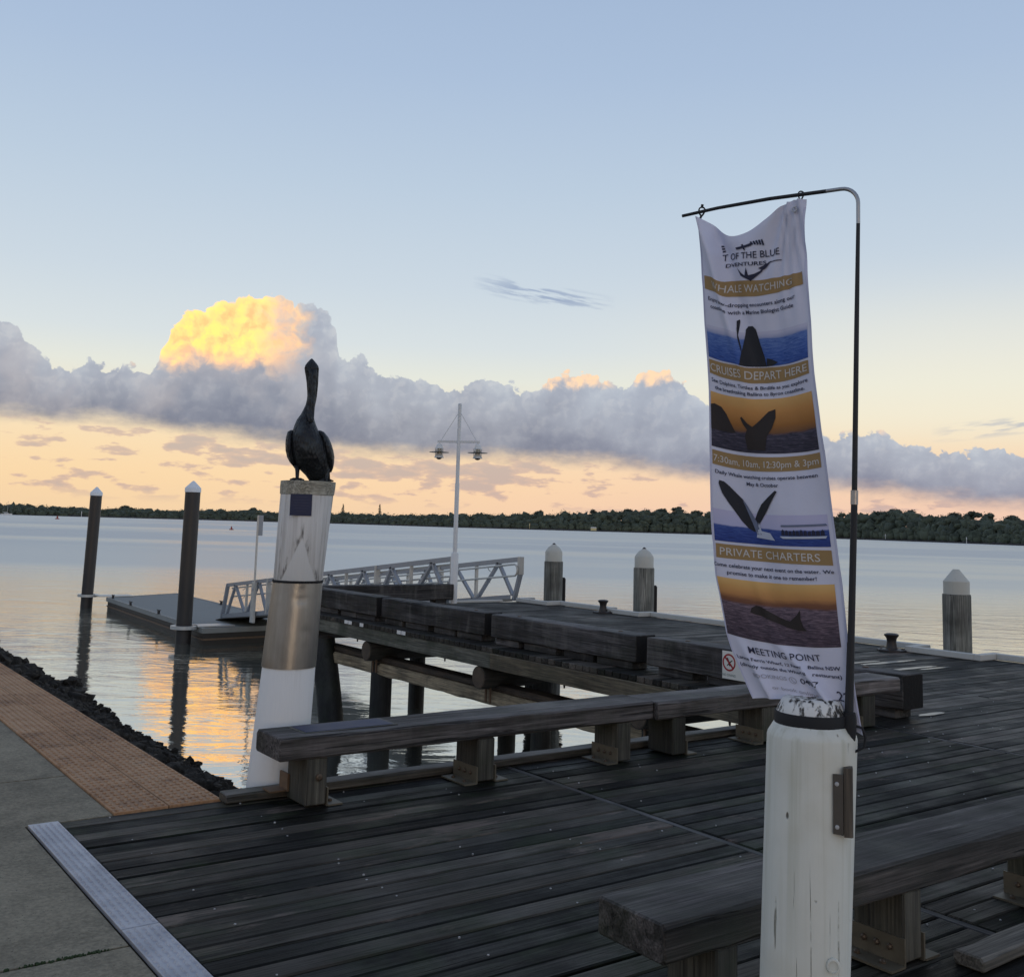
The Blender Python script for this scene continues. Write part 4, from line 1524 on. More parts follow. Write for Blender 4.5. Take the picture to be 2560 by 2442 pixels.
body = MB()
S = [(1640, 505, 690, 0.030, -0.05), (1600, 480, 712, 0.050, -0.045), (1560, 450, 735, 0.070, -0.035), (1500, 385, 745, 0.090, -0.02), (1420, 315, 752, 0.108, -0.01), (1330, 270, 745, 0.118, 0.0),
     (1240, 250, 725, 0.120, 0.006), (1150, 255, 690, 0.115, 0.010), (1070, 272, 645, 0.102, 0.012), (1000, 292, 606, 0.088, 0.010), (930, 315, 578, 0.072, 0.004), (870, 340, 558, 0.058, -0.002),
     (800, 388, 549, 0.044, -0.006), (740, 418, 556, 0.036, -0.008), (680, 445, 566, 0.031, -0.008), (620, 460, 578, 0.028, -0.007), (560, 467, 588, 0.026, -0.005), (480, 463, 596, 0.026, -0.002),
     (400, 457, 602, 0.027, 0.001), (320, 446, 605, 0.029, 0.004), (260, 434, 608, 0.033, 0.006), (215, 429, 611, 0.037, 0.006), (180, 438, 603, 0.038, 0.003), (145, 461, 580, 0.034, -0.001), (112, 488, 551, 0.024, -0.004), (92, 506, 534, 0.012, -0.006), (85, 517, 524, 0.003, -0.006)]
body.rings([sect(*s) for s in S])
bo = body.build('body', MT['bronze'], pel, smooth='all')


def wing(side):
    w = MB()
    if side < 0:
        S = [(1008, 262, 292, .010, .005), (1030, 226, 305, .040, -.002), (1100, 206, 300, .075, -.012), (1180, 200, 296, .098, -.022), (1260, 203, 300, .112, -.034), (1340, 222, 310, .115, -.048), (1400, 255, 330, .106, -.062), (1450, 300, 345, .085, -.078), (1480, 322, 350, .05, -.095)]
    else:
        S = [(996, 606, 636, .010, .005), (1015, 600, 680, .040, -.002), (1080, 620, 735, .070, -.012), (1160, 640, 772, .096, -.022), (1240, 655, 797, .112, -.034), (1320, 670, 812, .118, -.048), (1400, 690, 808, .112, -.062), (1460, 715, 798, .088, -.078), (1505, 752, 780, .05, -.095)]
    w.rings([sect(y, a, b, d, o, 24, 2.3) for y, a, b, d, o in S])
    wo = w.build('wing', MT['bronze'], pel, smooth='all')
    f = MB()
    for i in range(5):
        x = (205 + i * 13) if side < 0 else (738 - i * 15)
        y0, y1 = 1130 + i * 26, 1440 + i * 14 - (20 if side < 0 else 0)
        x1 = x + (70 - i * 3 if side < 0 else -38 + i * 4)
        f.tube([pp(x + (6 if side < 0 else -6) + (0.35 if side < 0 else 0.25) * i, y0, 0.035 - 0.008 * i), pp((x + x1) / 2 + (-14 if side < 0 else 14), (y0 + y1) / 2, 0.045 - 0.006 * i), pp(x1, y1, 0.01)], [0.004, 0.007, 0.003], 6)
    f.build_pieces('feather', MT['bronze'], wo, smooth='all')


wing(-1)
wing(1)
bl = MB()
B = [(235, 478, 580, 0.010, 0.046), (300, 482, 576, 0.014, 0.046), (420, 476, 572, 0.015, 0.042), (560, 474, 566, 0.016, 0.038), (700, 470, 560, 0.016, 0.046), (800, 466, 552, 0.015, 0.060), (870, 468, 547, 0.012, 0.076), (905, 480, 540, 0.008, 0.085), (918, 498, 522, 0.004, 0.088)]
bl.rings([sect(y, a, b, d, o, 20, 2.6) for y, a, b, d, o in B])
blo = bl.build('bill', MT['bronze'], pel, smooth='all')
rd = MB()
rd.tube([pp(528, 250, 0.057), pp(524, 420, 0.058), pp(518, 600, 0.056), pp(512, 760, 0.072), pp(509, 880, 0.090), pp(510, 914, 0.090)], [0.006, 0.006, 0.005, 0.005, 0.005, 0.003], 8)
rd.build('bill_ridge', MT['bronze'], blo, smooth='all')
for x, yy in ((446, 212), (592, 216)):
    e = MB()
    lump(e, pp(x, yy, 0.026), 0.007, 3, ICO2, 0.0)
    e.build('eye', MT['iron'], pel, smooth='all')


def leg(x0, x1, xf):
    l = MB()
    l.tube([pp(x0, 1440, 0.0), pp((x0 + x1) / 2, 1520, 0.012), pp(x1, 1600, 0.018), pp(x1 - 2, 1632, 0.02)], [0.020, 0.0135, 0.011, 0.012], 10)
    lo = l.build('leg', MT['bronze'], pel, smooth='all')
    f = MB()
    c = pp(x1 - 2, 1640, 0.02)
    web = [c + vd * -0.012 + pr * -0.010, c + vd * -0.012 + pr * 0.010, c + vd * 0.078 + pr * 0.042, c + vd * 0.070 + pr * 0.014, c + vd * 0.086, c + vd * 0.070 + pr * -0.016, c + vd * 0.072 + pr * -0.044]
    f.poly([p + Vector((0, 0, 0.001)) for p in web], (0, 0, 0.009))
    for dx, dy in ((0.042, 0.078), (0, 0.088), (-0.044, 0.072)):
        f.tube([c + Vector((0, 0, 0.012)), c + vd * dy * 0.55 + pr * dx * 0.55 + Vector((0, 0, 0.012)), c + vd * dy + pr * dx + Vector((0, 0, 0.005))], [0.008, 0.006, 0.003], 6)
    f.build('foot', MT['bronze'], lo)


leg(352, 348, 345)
leg(720, 705, 705)
tl = MB()
tl.rings([sect(1480, 640, 760, 0.03, -0.10, 14), sect(1560, 680, 765, 0.022, -0.125, 14), sect(1630, 720, 768, 0.012, -0.14, 14), sect(1660, 738, 766, 0.004, -0.145, 14)])
tl.build('tail', MT['bronze'], pel, smooth='all')

# --------------------------------------------------------- near white post
QX, QY = 2.514, 1.97
near = thing('timber_post', 'thick white painted post in the right foreground with a black strap round its top', 'post', (QX, QY, 0))


def mat_near_post():
    m, nt, bs = material('near_post_paint')
    v, r = coords(nt, False)
    st = noise(nt, vmul(nt, v, (34, 34, 0.55)), 1.0, 6, 0.62, 0.2)
    st2 = noise(nt, vmul(nt, v, (70, 70, 1.0)), 1.0, 3, 0.5, 0.3)
    bl = noise(nt, v, 9.0, 6, 0.6)
    big = noise(nt, v, 2.4, 4, 0.6)
    z = dot(nt, v, (0, 0, 1))
    c = mix(nt, bl, (0.555, 0.575, 0.53, 1), (0.655, 0.67, 0.625, 1))
    c = mix(nt, st.step(0.47, 0.70) * 0.38 * z.step(0.1, 1.05), c, (0.30, 0.31, 0.21, 1))
    c = mix(nt, big.step(0.46, 0.66) * 0.30, c, (0.45, 0.42, 0.32, 1))
    ck = st2.step(0.315, 0.285) * bl.step(0.42, 0.58)
    c = mix(nt, ck * 0.75, c, (0.12, 0.12, 0.08, 1))
    chip = voronoi(nt, vmul(nt, v, (26, 26, 11)), 1.0, out='Distance').step(0.15, 0.09) * noise(nt, v, 9.0, 3).step(0.57, 0.62)
    c = mix(nt, chip * 0.9, c, (0.05, 0.045, 0.03, 1))
    setp(nt, bs, c, 0.5)
    bump(nt, bs, bl * 0.4 + st * 0.3 - ck * 0.8 - chip, 0.004)
    return m


MT['near'] = mat_near_post()
NL = 0.036
MB().lathe([(0.119, -3.6), (0.1195, 0.2), (0.1235, 1.030), (0.121, 1.040), (0.106, 1.066), (0.100, 1.07)], (QX - VR.x * NL * 1.05, QY - VR.y * NL * 1.05, 0), 48, axis=(VR.x * NL, VR.y * NL, 1), jit=0.012).build('post', MT['near'], near, smooth=True)
def mat_cracked():
    m, nt, bs = material('cracked_cap_paint')
    v, r = coords(nt, False)
    n = noise(nt, vmul(nt, v, (55, 55, 14)), 1.0, 5, 0.6, 0.4)
    b = noise(nt, v, 16.0, 4, 0.6)
    f = (n * 0.7 + b * 0.3).step(0.50, 0.58)
    setp(nt, bs, mix(nt, f, mix(nt, b, (0.60, 0.61, 0.60, 1), (0.72, 0.73, 0.72, 1)), (0.022, 0.020, 0.018, 1)), 0.6)
    bump(nt, bs, f * -1.0, 0.004)
    return m


MT['cracked'] = mat_cracked()
MB().lathe([(0.100, 1.068), (0.0995, 1.098), (0.082, 1.132), (0.074, 1.138), (0.0, 1.139)], (QX, QY, 0), 40).build('top', MT['cracked'], near, smooth=True)
MB().lathe([(0.1035, 1.052), (0.1045, 1.058), (0.1045, 1.096), (0.1025, 1.099)], (QX, QY, 0), 40).build('strap', MT['black'], near, smooth=True)
# shallow carved ring mark and screw near the foot
# steel angle and batten that hold the pole
pr2 = Vector((0.807, -0.590, 0)).normalized()
vd2 = Vector((-0.787, -0.617, 0))
pr3 = Vector((0.617, -0.787, 0))
BQ = Vector((QX, QY, 0))


def ang(q, d, z):
    return BQ + pr3 * q + vd2 * d + Vector((0, 0, z))


MT['angle'] = plain('bracket_plate', (0.085, 0.078, 0.07), 0.5, 0.4, 0.3, 14)
an = MB()
an.poly([ang(q, 0.108, z) for q, z in ((0.054, 0.800), (0.080, 0.797), (0.080, 0.955), (0.054, 0.955))], vd2 * 0.006)
ao = an.build('bracket_plate', MT['angle'], near)
bt = MB()
bt.rings([[ang(q, d, z) for q, d in ((0.082, 0.072), (0.106, 0.072), (0.106, 0.104), (0.102, 0.110), (0.082, 0.110))] for z in (0.792, 0.797, 0.970, 0.972)])
bt.build('bracket_batten', MT['wood_brown'], near)
sc = MB()
for z in (0.818, 0.93):
    c = ang(0.064, 0.114, z)
    sc.rings([[c + pr3 * (r * math.cos(a)) + Vector((0, 0, r * math.sin(a))) + vd2 * d for a in [k * math.pi / 5 for k in range(10)]] for d, r in ((0, 0.006), (0.003, 0.0055), (0.004, 0.003))])
sc.build_pieces('screw', MT['nail'], ao)
kn = MB()
c = ang(0.052, 0.1135, 0.462)
kn.rings([[c + pr3 * (r * math.cos(a)) + Vector((0, 0, r * 1.15 * math.sin(a))) + vd2 * d for a in [k * math.pi / 10 for k in range(20)]] for d, r in ((0.0, 0.018), (0.005, 0.017), (0.006, 0.013), (0.002, 0.012))])
kn.build('bolt_cover', MT['near'], near, smooth=True)

# ------------------------------------------------------- banner pole, banner
BP = Vector((2.549, 1.852, 0))
BD = Vector((-0.306, 0.952, 0)).normalized()
BN = Vector((-0.952, -0.306, 0)).normalized()


def bw(s, z, d=0.0):
    return BP + BD * s + BN * d + Vector((0, 0, z))


pole = thing('banner_pole', 'thin black pole with a bent silver elbow, fixed to the near white post', 'pole', bw(0.0204, 0.97))
MB().tube([bw(0.0204, 0.97), bw(0.015, 1.14), bw(0.009, 1.30)], [0.0118, 0.0118, 0.0105], 12).build('butt', MT['pole_black'], pole, smooth=True)
MB().tube([bw(0.009, 1.29), bw(-0.0045, 1.70)], [0.0098, 0.0092], 12).build('lower_section', MT['pole_black'], pole, smooth=True)
MB().tube([bw(-0.0040, 1.685), bw(-0.0050, 1.725)], [0.0105, 0.0105], 12).build('coupling', MT['pole_metal'], pole, smooth=True)
MB().tube([bw(-0.005, 1.72), bw(-0.016, 2.2), bw(-0.0235, 2.505)], [0.0082, 0.0072, 0.0058], 10).build('upper_section', MT['pole_black'], pole, smooth=True)
el = [bw(-0.0235, 2.50), bw(-0.024, 2.562)] + [bw(0.0265 - 0.0505 * math.cos(t), 2.562 + 0.0505 * math.sin(t)) for t in [math.pi / 2 * k / 7 for k in range(1, 8)]] + [bw(0.075, 2.6135)]
MB().tube(el, 0.0060, 10).build('elbow', MT['pole_metal'], pole, smooth=True)
MB().tube([bw(0.070, 2.6133), bw(0.25, 2.619), bw(0.42, 2.617), bw(0.545, 2.610)], [0.0062, 0.0060, 0.0056, 0.0052], 10).build('arm', MT['pole_black'], pole, smooth=True)
tie = MB()
tie.tube([bw(0.4757 + 0.010 * math.cos(t), 2.614 + 0.014 * math.sin(t), 0.004 * math.sin(2 * t)) for t in [k * 2 * math.pi / 14 for k in range(15)]], 0.0028, 6)
tie.tube([bw(0.4765, 2.602), bw(0.480, 2.588, 0.006)], 0.004, 6)
tie.tube([bw(0.4757, 2.628), bw(0.474, 2.637)], 0.0045, 6)
tie.tube([bw(0.148 + 0.008 * math.cos(t), 2.613 + 0.013 * math.sin(t), 0.004 * math.sin(2 * t)) for t in [k * 2 * math.pi / 14 for k in range(15)]], 0.0024, 6)
tie.build('cable_tie', MT['black'], pole, smooth=True)
rp = MB()
rp.tube([bw(0.019, 1.035), bw(0.0175, 1.06), bw(0.016, 1.09), bw(0.015, 1.11)], [0.019, 0.021, 0.0205, 0.017], 12)
rp.tube([bw(0.016, 1.075) + pr3 * 0.014, bw(0.016, 1.070) + pr3 * 0.034, bw(0.016, 1.045) + pr3 * 0.043, bw(0.016, 1.018) + pr3 * 0.038, bw(0.018, 1.005) + pr3 * 0.018, bw(0.018, 1.012)], 0.0038, 7)
rp.tube([bw(0.016, 1.10) + vd2 * 0.0, bw(0.030, 1.088) - pr3 * 0.05 - vd2 * 0.0, bw(0.03, 1.078) - pr3 * 0.075 + vd2 * 0.012], [0.012, 0.012, 0.010], 8)
rp.build_pieces('lashing', MT['black'], pole, smooth=True)

ROWS = [(545,[(0.4852,2.5919),(0.4474,2.5718),(0.3827,2.5208),(0.3211,2.5223),(0.2466,2.5583),(0.1827,2.5974),(0.129,2.5974)]),(575,[(0.4793,2.5476),(0.4374,2.5285),(0.3799,2.4998),(0.3184,2.4989),(0.2466,2.5267),(0.1867,2.543),(0.1317,2.547)]),(618,[(0.4731,2.4812),(0.4178,2.4688),(0.3618,2.4606),(0.3051,2.4565),(0.248,2.4562),(0.1902,2.4597),(0.132,2.4669)]),(688,[(0.4669,2.4022),(0.415,2.3856),(0.361,2.3743),(0.305,2.368),(0.2471,2.3666),(0.1875,2.3699),(0.1263,2.3779)]),(726,[(0.4625,2.3602),(0.4129,2.3391),(0.3604,2.3254),(0.3049,2.3189),(0.2467,2.3195),(0.186,2.3269),(0.1228,2.3409)]),(815,[(0.4547,2.2397),(0.4023,2.2221),(0.348,2.2102),(0.2917,2.2041),(0.2336,2.2033),(0.1738,2.2079),(0.1125,2.2177)]),(893,[(0.4471,2.1472),(0.3967,2.1255),(0.3435,2.111),(0.2877,2.1036),(0.2293,2.1029),(0.1686,2.1089),(0.1057,2.1213)]),(905,[(0.4457,2.1344),(0.3961,2.1165),(0.3434,2.1042),(0.2877,2.0974),(0.2292,2.0959),(0.1681,2.0995),(0.1046,2.1081)]),(940,[(0.4427,2.0911),(0.3933,2.0699),(0.3407,2.056),(0.2851,2.0493),(0.2265,2.0495),(0.1651,2.0564),(0.1012,2.0698)]),(981,[(0.4382,2.0328),(0.3895,2.0162),(0.3371,2.0054),(0.2812,2.0002),(0.2219,2.0003),(0.1596,2.0057),(0.0943,2.0161)]),(1120,[(0.4316,1.8612),(0.3795,1.8476),(0.3242,1.8384),(0.2658,1.8337),(0.2045,1.8332),(0.1405,1.8368),(0.0741,1.8444)]),(1130,[(0.4315,1.8513),(0.3782,1.8369),(0.322,1.8274),(0.2632,1.8228),(0.202,1.8229),(0.1385,1.8274),(0.073,1.8363)]),(1166,[(0.4299,1.8067),(0.3762,1.7929),(0.3198,1.7839),(0.2607,1.7796),(0.1992,1.7799),(0.1355,1.7845),(0.0697,1.7934)]),(1304,[(0.4248,1.6396),(0.3681,1.631),(0.3091,1.6251),(0.2482,1.6217),(0.1853,1.6208),(0.1207,1.6224),(0.0546,1.6262)]),(1358,[(0.4204,1.5727),(0.3636,1.5676),(0.3045,1.564),(0.2432,1.5618),(0.1799,1.5612),(0.1148,1.5619),(0.0481,1.564)]),(1366,[(0.419,1.5643),(0.3623,1.5595),(0.3032,1.556),(0.242,1.5537),(0.1787,1.5526),(0.1137,1.5527),(0.0471,1.5539)]),(1402,[(0.4161,1.522),(0.3591,1.5174),(0.2997,1.514),(0.2383,1.5117),(0.1748,1.5105),(0.1096,1.5104),(0.0428,1.5113)]),(1450,[(0.4118,1.4656),(0.354,1.4582),(0.294,1.4535),(0.2321,1.4514),(0.1684,1.4519),(0.1031,1.4548),(0.0364,1.46)]),(1600,[(0.3835,1.297),(0.3247,1.2864),(0.265,1.2795),(0.2043,1.2763),(0.1427,1.2766),(0.0804,1.2803),(0.0174,1.2873)]),(1640,[(0.3677,1.2501),(0.3086,1.2417),(0.2493,1.2365),(0.1899,1.2345),(0.1304,1.2355),(0.0707,1.2395),(0.0111,1.2463)]),(1700,[(0.3368,1.1796),(0.2805,1.1816),(0.2244,1.1818),(0.1685,1.1803),(0.113,1.177),(0.0578,1.172),(0.0029,1.1654)]),(1760,[(0.3027,1.113),(0.2556,1.1196),(0.2022,1.1225),(0.1451,1.1192),(0.0871,1.103),(0.0306,1.0699),(-0.0136,1.0478)])]


def catmull(p0, p1, p2, p3, t):
    return 0.5 * ((2 * p1) + (-p0 + p2) * t + (2 * p0 - 5 * p1 + 4 * p2 - p3) * t * t + (-p0 + 3 * p1 - 3 * p2 + p3) * t ** 3)


def row_at(k, u):
    r = ROWS[k][1]
    x = max(0.0, min(5.9999, u * 6))
    i = int(x)
    f = x - i
    g = [r[max(0, min(6, j))] for j in (i - 1, i, i + 1, i + 2)]
    return tuple(catmull(g[0][c], g[1][c], g[2][c], g[3][c], f) for c in (0, 1))


def cloth(u, t, lift=0.0):
    """Point on the hanging banner: u across (0..1), t down (545 top .. 1760 bottom)."""
    t = max(545.0, min(1760.0, t))
    k = 0
    while k < len(ROWS) - 2 and ROWS[k + 1][0] < t:
        k += 1
    f = (t - ROWS[k][0]) / (ROWS[k + 1][0] - ROWS[k][0])
    a, b = row_at(k, u), row_at(k + 1, u)
    s, z = a[0] + (b[0] - a[0]) * f, a[1] + (b[1] - a[1]) * f
    T = (t - 545) / 1215.0
    # folds: a deep one running down from the left tie, drapes from the right tie, soft waves below
    e1 = u - (0.06 + 1.05 * min(T, 0.32))
    z -= 0.016 * math.exp(-((e1 - 0.03) / 0.06) ** 2) * max(0, 1 - T / 0.40) * min(1, T * 12)
    d = 0.038 * math.exp(-(e1 / 0.055) ** 2) * max(0, 1 - T / 0.42) - 0.030 * math.exp(-((e1 - 0.12) / 0.09) ** 2) * max(0, 1 - T / 0.45)
    fan = math.atan2(u - 0.86, T + 0.03)
    d += 0.007 * math.sin(fan * 13) * max(0, 1 - T / 0.28) * (1 if u > 0.35 else u / 0.35)
    d += 0.015 * math.sin(u * 5.2 + T * 3.1 + 0.6) * min(1, T * 4) + 0.0035 * mnoise.noise(Vector((u * 9, T * 14, 3.3))) + 0.008 * math.sin(u * 9.5 - T * 9 + 1.0) * min(1, T * 3)
    e2 = u - (0.30 + (T - 0.70) * 0.9)
    d += 0.008 * math.exp(-(e2 / 0.05) ** 2) * max(0, min(1, (T - 0.62) * 6)) * max(0, 1 - max(0, T - 0.8) * 4)
    e3 = u - (0.45 + (T - 0.86) * 2.6)
    d += 0.034 * math.exp(-(e3 / 0.06) ** 2) * max(0, min(1, (T - 0.84) * 8))
    e4 = u - (0.14 + (T - 0.90) * 0.8)
    d += 0.022 * math.exp(-(e4 / 0.045) ** 2) * max(0, min(1, (T - 0.86) * 9))
    d += -0.03 * max(0, T - 0.85) * 4 * u
    d -= 0.034 * max(0, min(1, (T - 0.45) / 0.3)) * max(0, min(1, (u - 0.55) / 0.35))
    return bw(s, z, d + 0.010 + lift)


ban = thing('banner', 'tall white whale cruise banner with tan headings hanging from the black pole', 'banner', bw(0.30, 2.60))
MT['cloth'] = plain('banner_cloth', (0.59, 0.615, 0.76), 0.75, 0, 0.04, 30, 0.0008)


def sheet(name, u0, u1, t0, t1, lift, mat, nu, nv, parent=ban, thick=0.0, bow=None):
    me = bpy.data.meshes.new(name)
    vs, uv = [], []
    for j in range(nv + 1):
        for i in range(nu + 1):
            a, b = i / nu, j / nv
            vs.append(tuple(cloth(u0 + (u1 - u0) * a, t0 + (t1 - t0) * b, lift) - ORIGIN[parent.name]))
            uv.append((a, 1 - b))
    fs = [(j * (nu + 1) + i, j * (nu + 1) + i + 1, (j + 1) * (nu + 1) + i + 1, (j + 1) * (nu + 1) + i) for j in range(nv) for i in range(nu)]
    me.from_pydata(vs, [], fs)
    l = me.uv_layers.new(name='UVMap')
    for p in me.polygons:
        for li in p.loop_indices:
            l.data[li].uv = uv[me.loops[li].vertex_index]
    me.materials.append(mat)
    me.polygons.foreach_set('use_smooth', [True] * len(me.polygons))
    o = link(name, me, parent)
    if thick:
        md = o.modifiers.new('thickness', 'SOLIDIFY')
        md.thickness = thick
        md.offset = -1 if thick > 0 else 1
    return o


sheet('cloth', 0, 1, 545, 1760, 0.0, MT['cloth'], 56, 150)
# hem edges
MT['hem'] = plain('banner_hem', (0.49, 0.515, 0.68), 0.75, 0, 0.04, 30)
for u0, u1 in ((0.0, 0.022), (0.975, 1.0)):
    sheet('hem', u0, u1, 560, 1755, 0.0012, MT['hem'], 3, 150)
ey = MB()
n = 20
c = Vector(cloth(0.895, 563, 0.002))
ey.rings([[c + BD * (r * math.cos(a)) + Vector((0, 0, r * math.sin(a))) + BN * d for a in [2 * math.pi * k / n for k in range(n)]] for r, d in ((0.0095, 0), (0.0085, 0.0025), (0.0058, 0.0025), (0.0055, 0))], cap=False)
ey.build('eyelet', MT['pole_metal'], ban)
MT['eyehole'] = plain('eyelet_hole', (0.70, 0.74, 0.80), 0.6)
MT['tan'] = plain('tan_heading', (0.31, 0.205, 0.088), 0.75, 0, 0.05, 20)
MT['navy'] = plain('navy_print', (0.012, 0.014, 0.045), 0.7, 0, 0.1)
MT['pale'] = plain('pale_print', (0.56, 0.54, 0.52), 0.7, 0, 0.05)
MT['faded'] = plain('faded_print', (0.36, 0.36, 0.42), 0.75, 0, 0.05)
MT['whale'] = plain('whale_print', (0.010, 0.012, 0.020), 0.7, 0, 0.3)
MT['whale_brown'] = plain('whale_print_brown', (0.018, 0.012, 0.012), 0.7, 0, 0.3)
MT['spray'] = plain('spray_print', (0.45, 0.50, 0.62), 0.75, 0, 0.15, 60)
MT['fin_pale'] = plain('pale_flank_print', (0.13, 0.16, 0.25), 0.75, 0, 0.3, 60)


def picture(name, stops, sea, sea_at, wave):
    m, nt, bs = material(name)
    uvn = node(nt, 'ShaderNodeUVMap')
    v = N(nt, uvn.outputs[0])
    y = dot(nt, v, (0, 1, 0))
    x = dot(nt, v, (1, 0, 0))
    n = noise(nt, combine(nt, x * 5.0, y * 22.0), 2.2, 7, 0.68, 0.8)
    n2 = noise(nt, combine(nt, x * 3.0, y * 5.0), 1.0, 4, 0.6)
    sky = (y + (n2 - 0.5) * 0.12).ramp(stops)
    se = ((n - 0.5) * 1.5 + y * 0.35 + 0.40).ramp([(0.22, sea[0]), (0.48, sea[1]), (0.80, sea[2])])
    edge = sea_at + (noise(nt, combine(nt, x * 3.0, 0.0), wave, 4, 0.5) - 0.5) * 0.16
    f = (y - edge).step(0.03, -0.03)
    setp(nt, bs, mix(nt, f, sky, se), 0.75)
    return m


P1 = picture('print_breach', [(0.55, C(92, 112, 168)), (0.75, C(126, 140, 184)), (0.95, C(190, 192, 216))], (C(28, 52, 120), C(48, 84, 160), C(104, 132, 190)), 0.80, 1.0)
P2 = picture('print_sunset_breach', [(0.35, C(104, 72, 50)), (0.5, C(150, 100, 46)), (0.75, C(190, 136, 76)), (1.0, C(208, 166, 104))], (C(26, 26, 42), C(50, 48, 66), C(98, 92, 110)), 0.36, 1.2)
P3 = picture('print_leap', [(0.3, C(150, 158, 202)), (0.45, C(172, 176, 212)), (0.9, C(184, 184, 216))], (C(20, 40, 104), C(36, 62, 136), C(78, 104, 168)), 0.52, 1.2)
P4 = picture('print_dusk_whale', [(0.52, C(84, 52, 40)), (0.66, C(120, 78, 54)), (0.74, C(182, 130, 78)), (0.86, C(202, 154, 92)), (1.0, C(214, 176, 112))], (C(40, 32, 44), C(74, 62, 76), C(128, 110, 122)), 0.60, 0.8)
sheet('photo_print', 0.035, 0.948, 812, 898, 0.0012, P1, 40, 14)
sheet('photo_print', 0.030, 0.945, 981, 1120, 0.0012, P2, 40, 20)
sheet('photo_print', 0.030, 0.945, 1278, 1358, 0.0012, P3, 40, 14)
sheet('photo_print', 0.020, 0.935, 1450, 1600, 0.0012, P4, 40, 20)
for t0, t1 in ((688, 726), (905, 940), (1130, 1166), (1366, 1402)):
    sheet('heading_band', 0.035 if t0 > 700 else 0.045, 0.945, t0, t1, 0.0012, MT['tan'], 40, 5)


def tessellate(polys, size=0.030, tsize=8.0):
    """Cut flat (u, t) outlines into small triangles that can follow the folds."""
    b = bmesh.new()
    for p in polys:
        b.faces.new([b.verts.new((u, t * size / tsize, 0)) for u, t in p])
    bmesh.ops.triangulate(b, faces=b.faces[:])
    for _ in range(5):
        long_ = [e for e in b.edges if e.calc_length() > size]
        if not long_:
            break
        bmesh.ops.subdivide_edges(b, edges=long_, cuts=1)
        bmesh.ops.triangulate(b, faces=b.faces[:])
    b.verts.ensure_lookup_table()
    vs = [(v.co.x, v.co.y * tsize / size) for v in b.verts]
    fs = [tuple(v.index for v in f.verts) for f in b.faces]
    b.free()
    return vs, fs


def on_cloth(name, mat, polys, lift=0.0026):
    """polys: outlines in (u, t) on the banner; one object each."""
    for p in polys:
        vs, fs = tessellate([p])
        b = MB()
        b.add([cloth(u, t, lift) for u, t in vs], fs)
        b.build(name, mat, ban, recalc=False)


TS = 1.0


def words(s, uc, t, cap, mat, width=None, lift=0.0028, spacing=1.0):
    """Lettering centred at uc on line t; cap = capital height in banner units; width in u."""
    vs, fs = text_mesh(s, 1.0, 'CENTER', spacing, 0.012 if cap < 12 else 0.004)
    w = max(v.x for v in vs) - min(v.x for v in vs)
    ky = cap / 0.729
    kx = (width / w) if width else ky / 270.0
    b = MB()
    b.add([cloth(uc + v.x * kx, t - v.y * ky, lift) for v in vs], fs)
    return b.build('lettering', mat, ban, recalc=False)


words('T OF THE BLUE', 0.49, 634, 17, MT['navy'], 0.56)
words('DVENTURES', 0.44, 652, 9.5, MT['navy'], 0.40)
on_cloth('rule', MT['navy'], [[(0.66, 647), (0.78, 646), (0.78, 648), (0.66, 649)]])
words('WHALE WATCHING', 0.50, 716, 19, MT['pale'], 0.74, spacing=1.05)
words('Enjoy jaw-dropping encounters along our', 0.48, 751, 9.5, MT['navy'], 0.80)
words('coastline with a Marine Biologist Guide', 0.48, 769, 9.5, MT['navy'], 0.76)
words('CRUISES DEPART HERE', 0.49, 932, 19.5, MT['pale'], 0.88)
words('See Dolphins, Turtles & Birdlife as you explore', 0.49, 957, 9, MT['navy'], 0.87)
words('the breathtaking Ballina to Byron coastline.', 0.49, 973, 9, MT['navy'], 0.81)
words('7:30am, 10am, 12:30pm & 3pm', 0.49, 1157, 17, MT['pale'], 0.88)
words('Daily Whale watching cruises operate between', 0.485, 1187, 9.5, MT['navy'], 0.85)
words('May & October', 0.46, 1206, 9.5, MT['navy'], 0.29)
words('PRIVATE CHARTERS', 0.47, 1394, 20, MT['pale'], 0.80, spacing=1.05)
words('Come celebrate your next event on the water. We', 0.475, 1423, 9.5, MT['navy'], 0.94)
words('promise to make it one to remember!', 0.475, 1440, 9.5, MT['navy'], 0.72)
words('MEETING POINT', 0.47, 1637, 18, MT['navy'], 0.60, spacing=1.05)
words('Lance Ferris Wharf, 12 Fawc   Ballina NSW', 0.47, 1659, 9.5, MT['navy'], 0.86)
words('(directly outside the Wharf B   restaurant)', 0.47, 1678, 9.5, MT['navy'], 0.86)
words('BOOKINGS', 0.27, 1704, 11, MT['faded'], 0.30)
words('0407', 0.63, 1706, 15, MT['navy'], 0.17)
words('22', 0.88, 1720, 15, MT['navy'], 0.09)
words('or book online', 0.46, 1733, 9, MT['faded'], 0.40)
ph = [(0.475 + 0.035 * math.cos(a), 1701 + 9.5 * math.sin(a)) for a in [k * math.pi / 12 for k in range(24)]]
ph2 = [(0.475 + 0.028 * math.cos(a), 1701 + 7.6 * math.sin(a)) for a in [k * math.pi / 12 for k in range(24)]]
b = MB()
b.add([cloth(u, t, 0.0022) for u, t in ph + ph2], [(k, (k + 1) % 24, 24 + (k + 1) % 24, 24 + k) for k in range(24)])
b.add([cloth(u, t, 0.0022) for u, t in [(0.465, 1696), (0.472, 1696), (0.471, 1700), (0.480, 1705), (0.486, 1704), (0.488, 1707), (0.474, 1706), (0.464, 1701)]], [tuple(range(8))])
b.build('phone_mark', MT['faded'], ban, recalc=False)
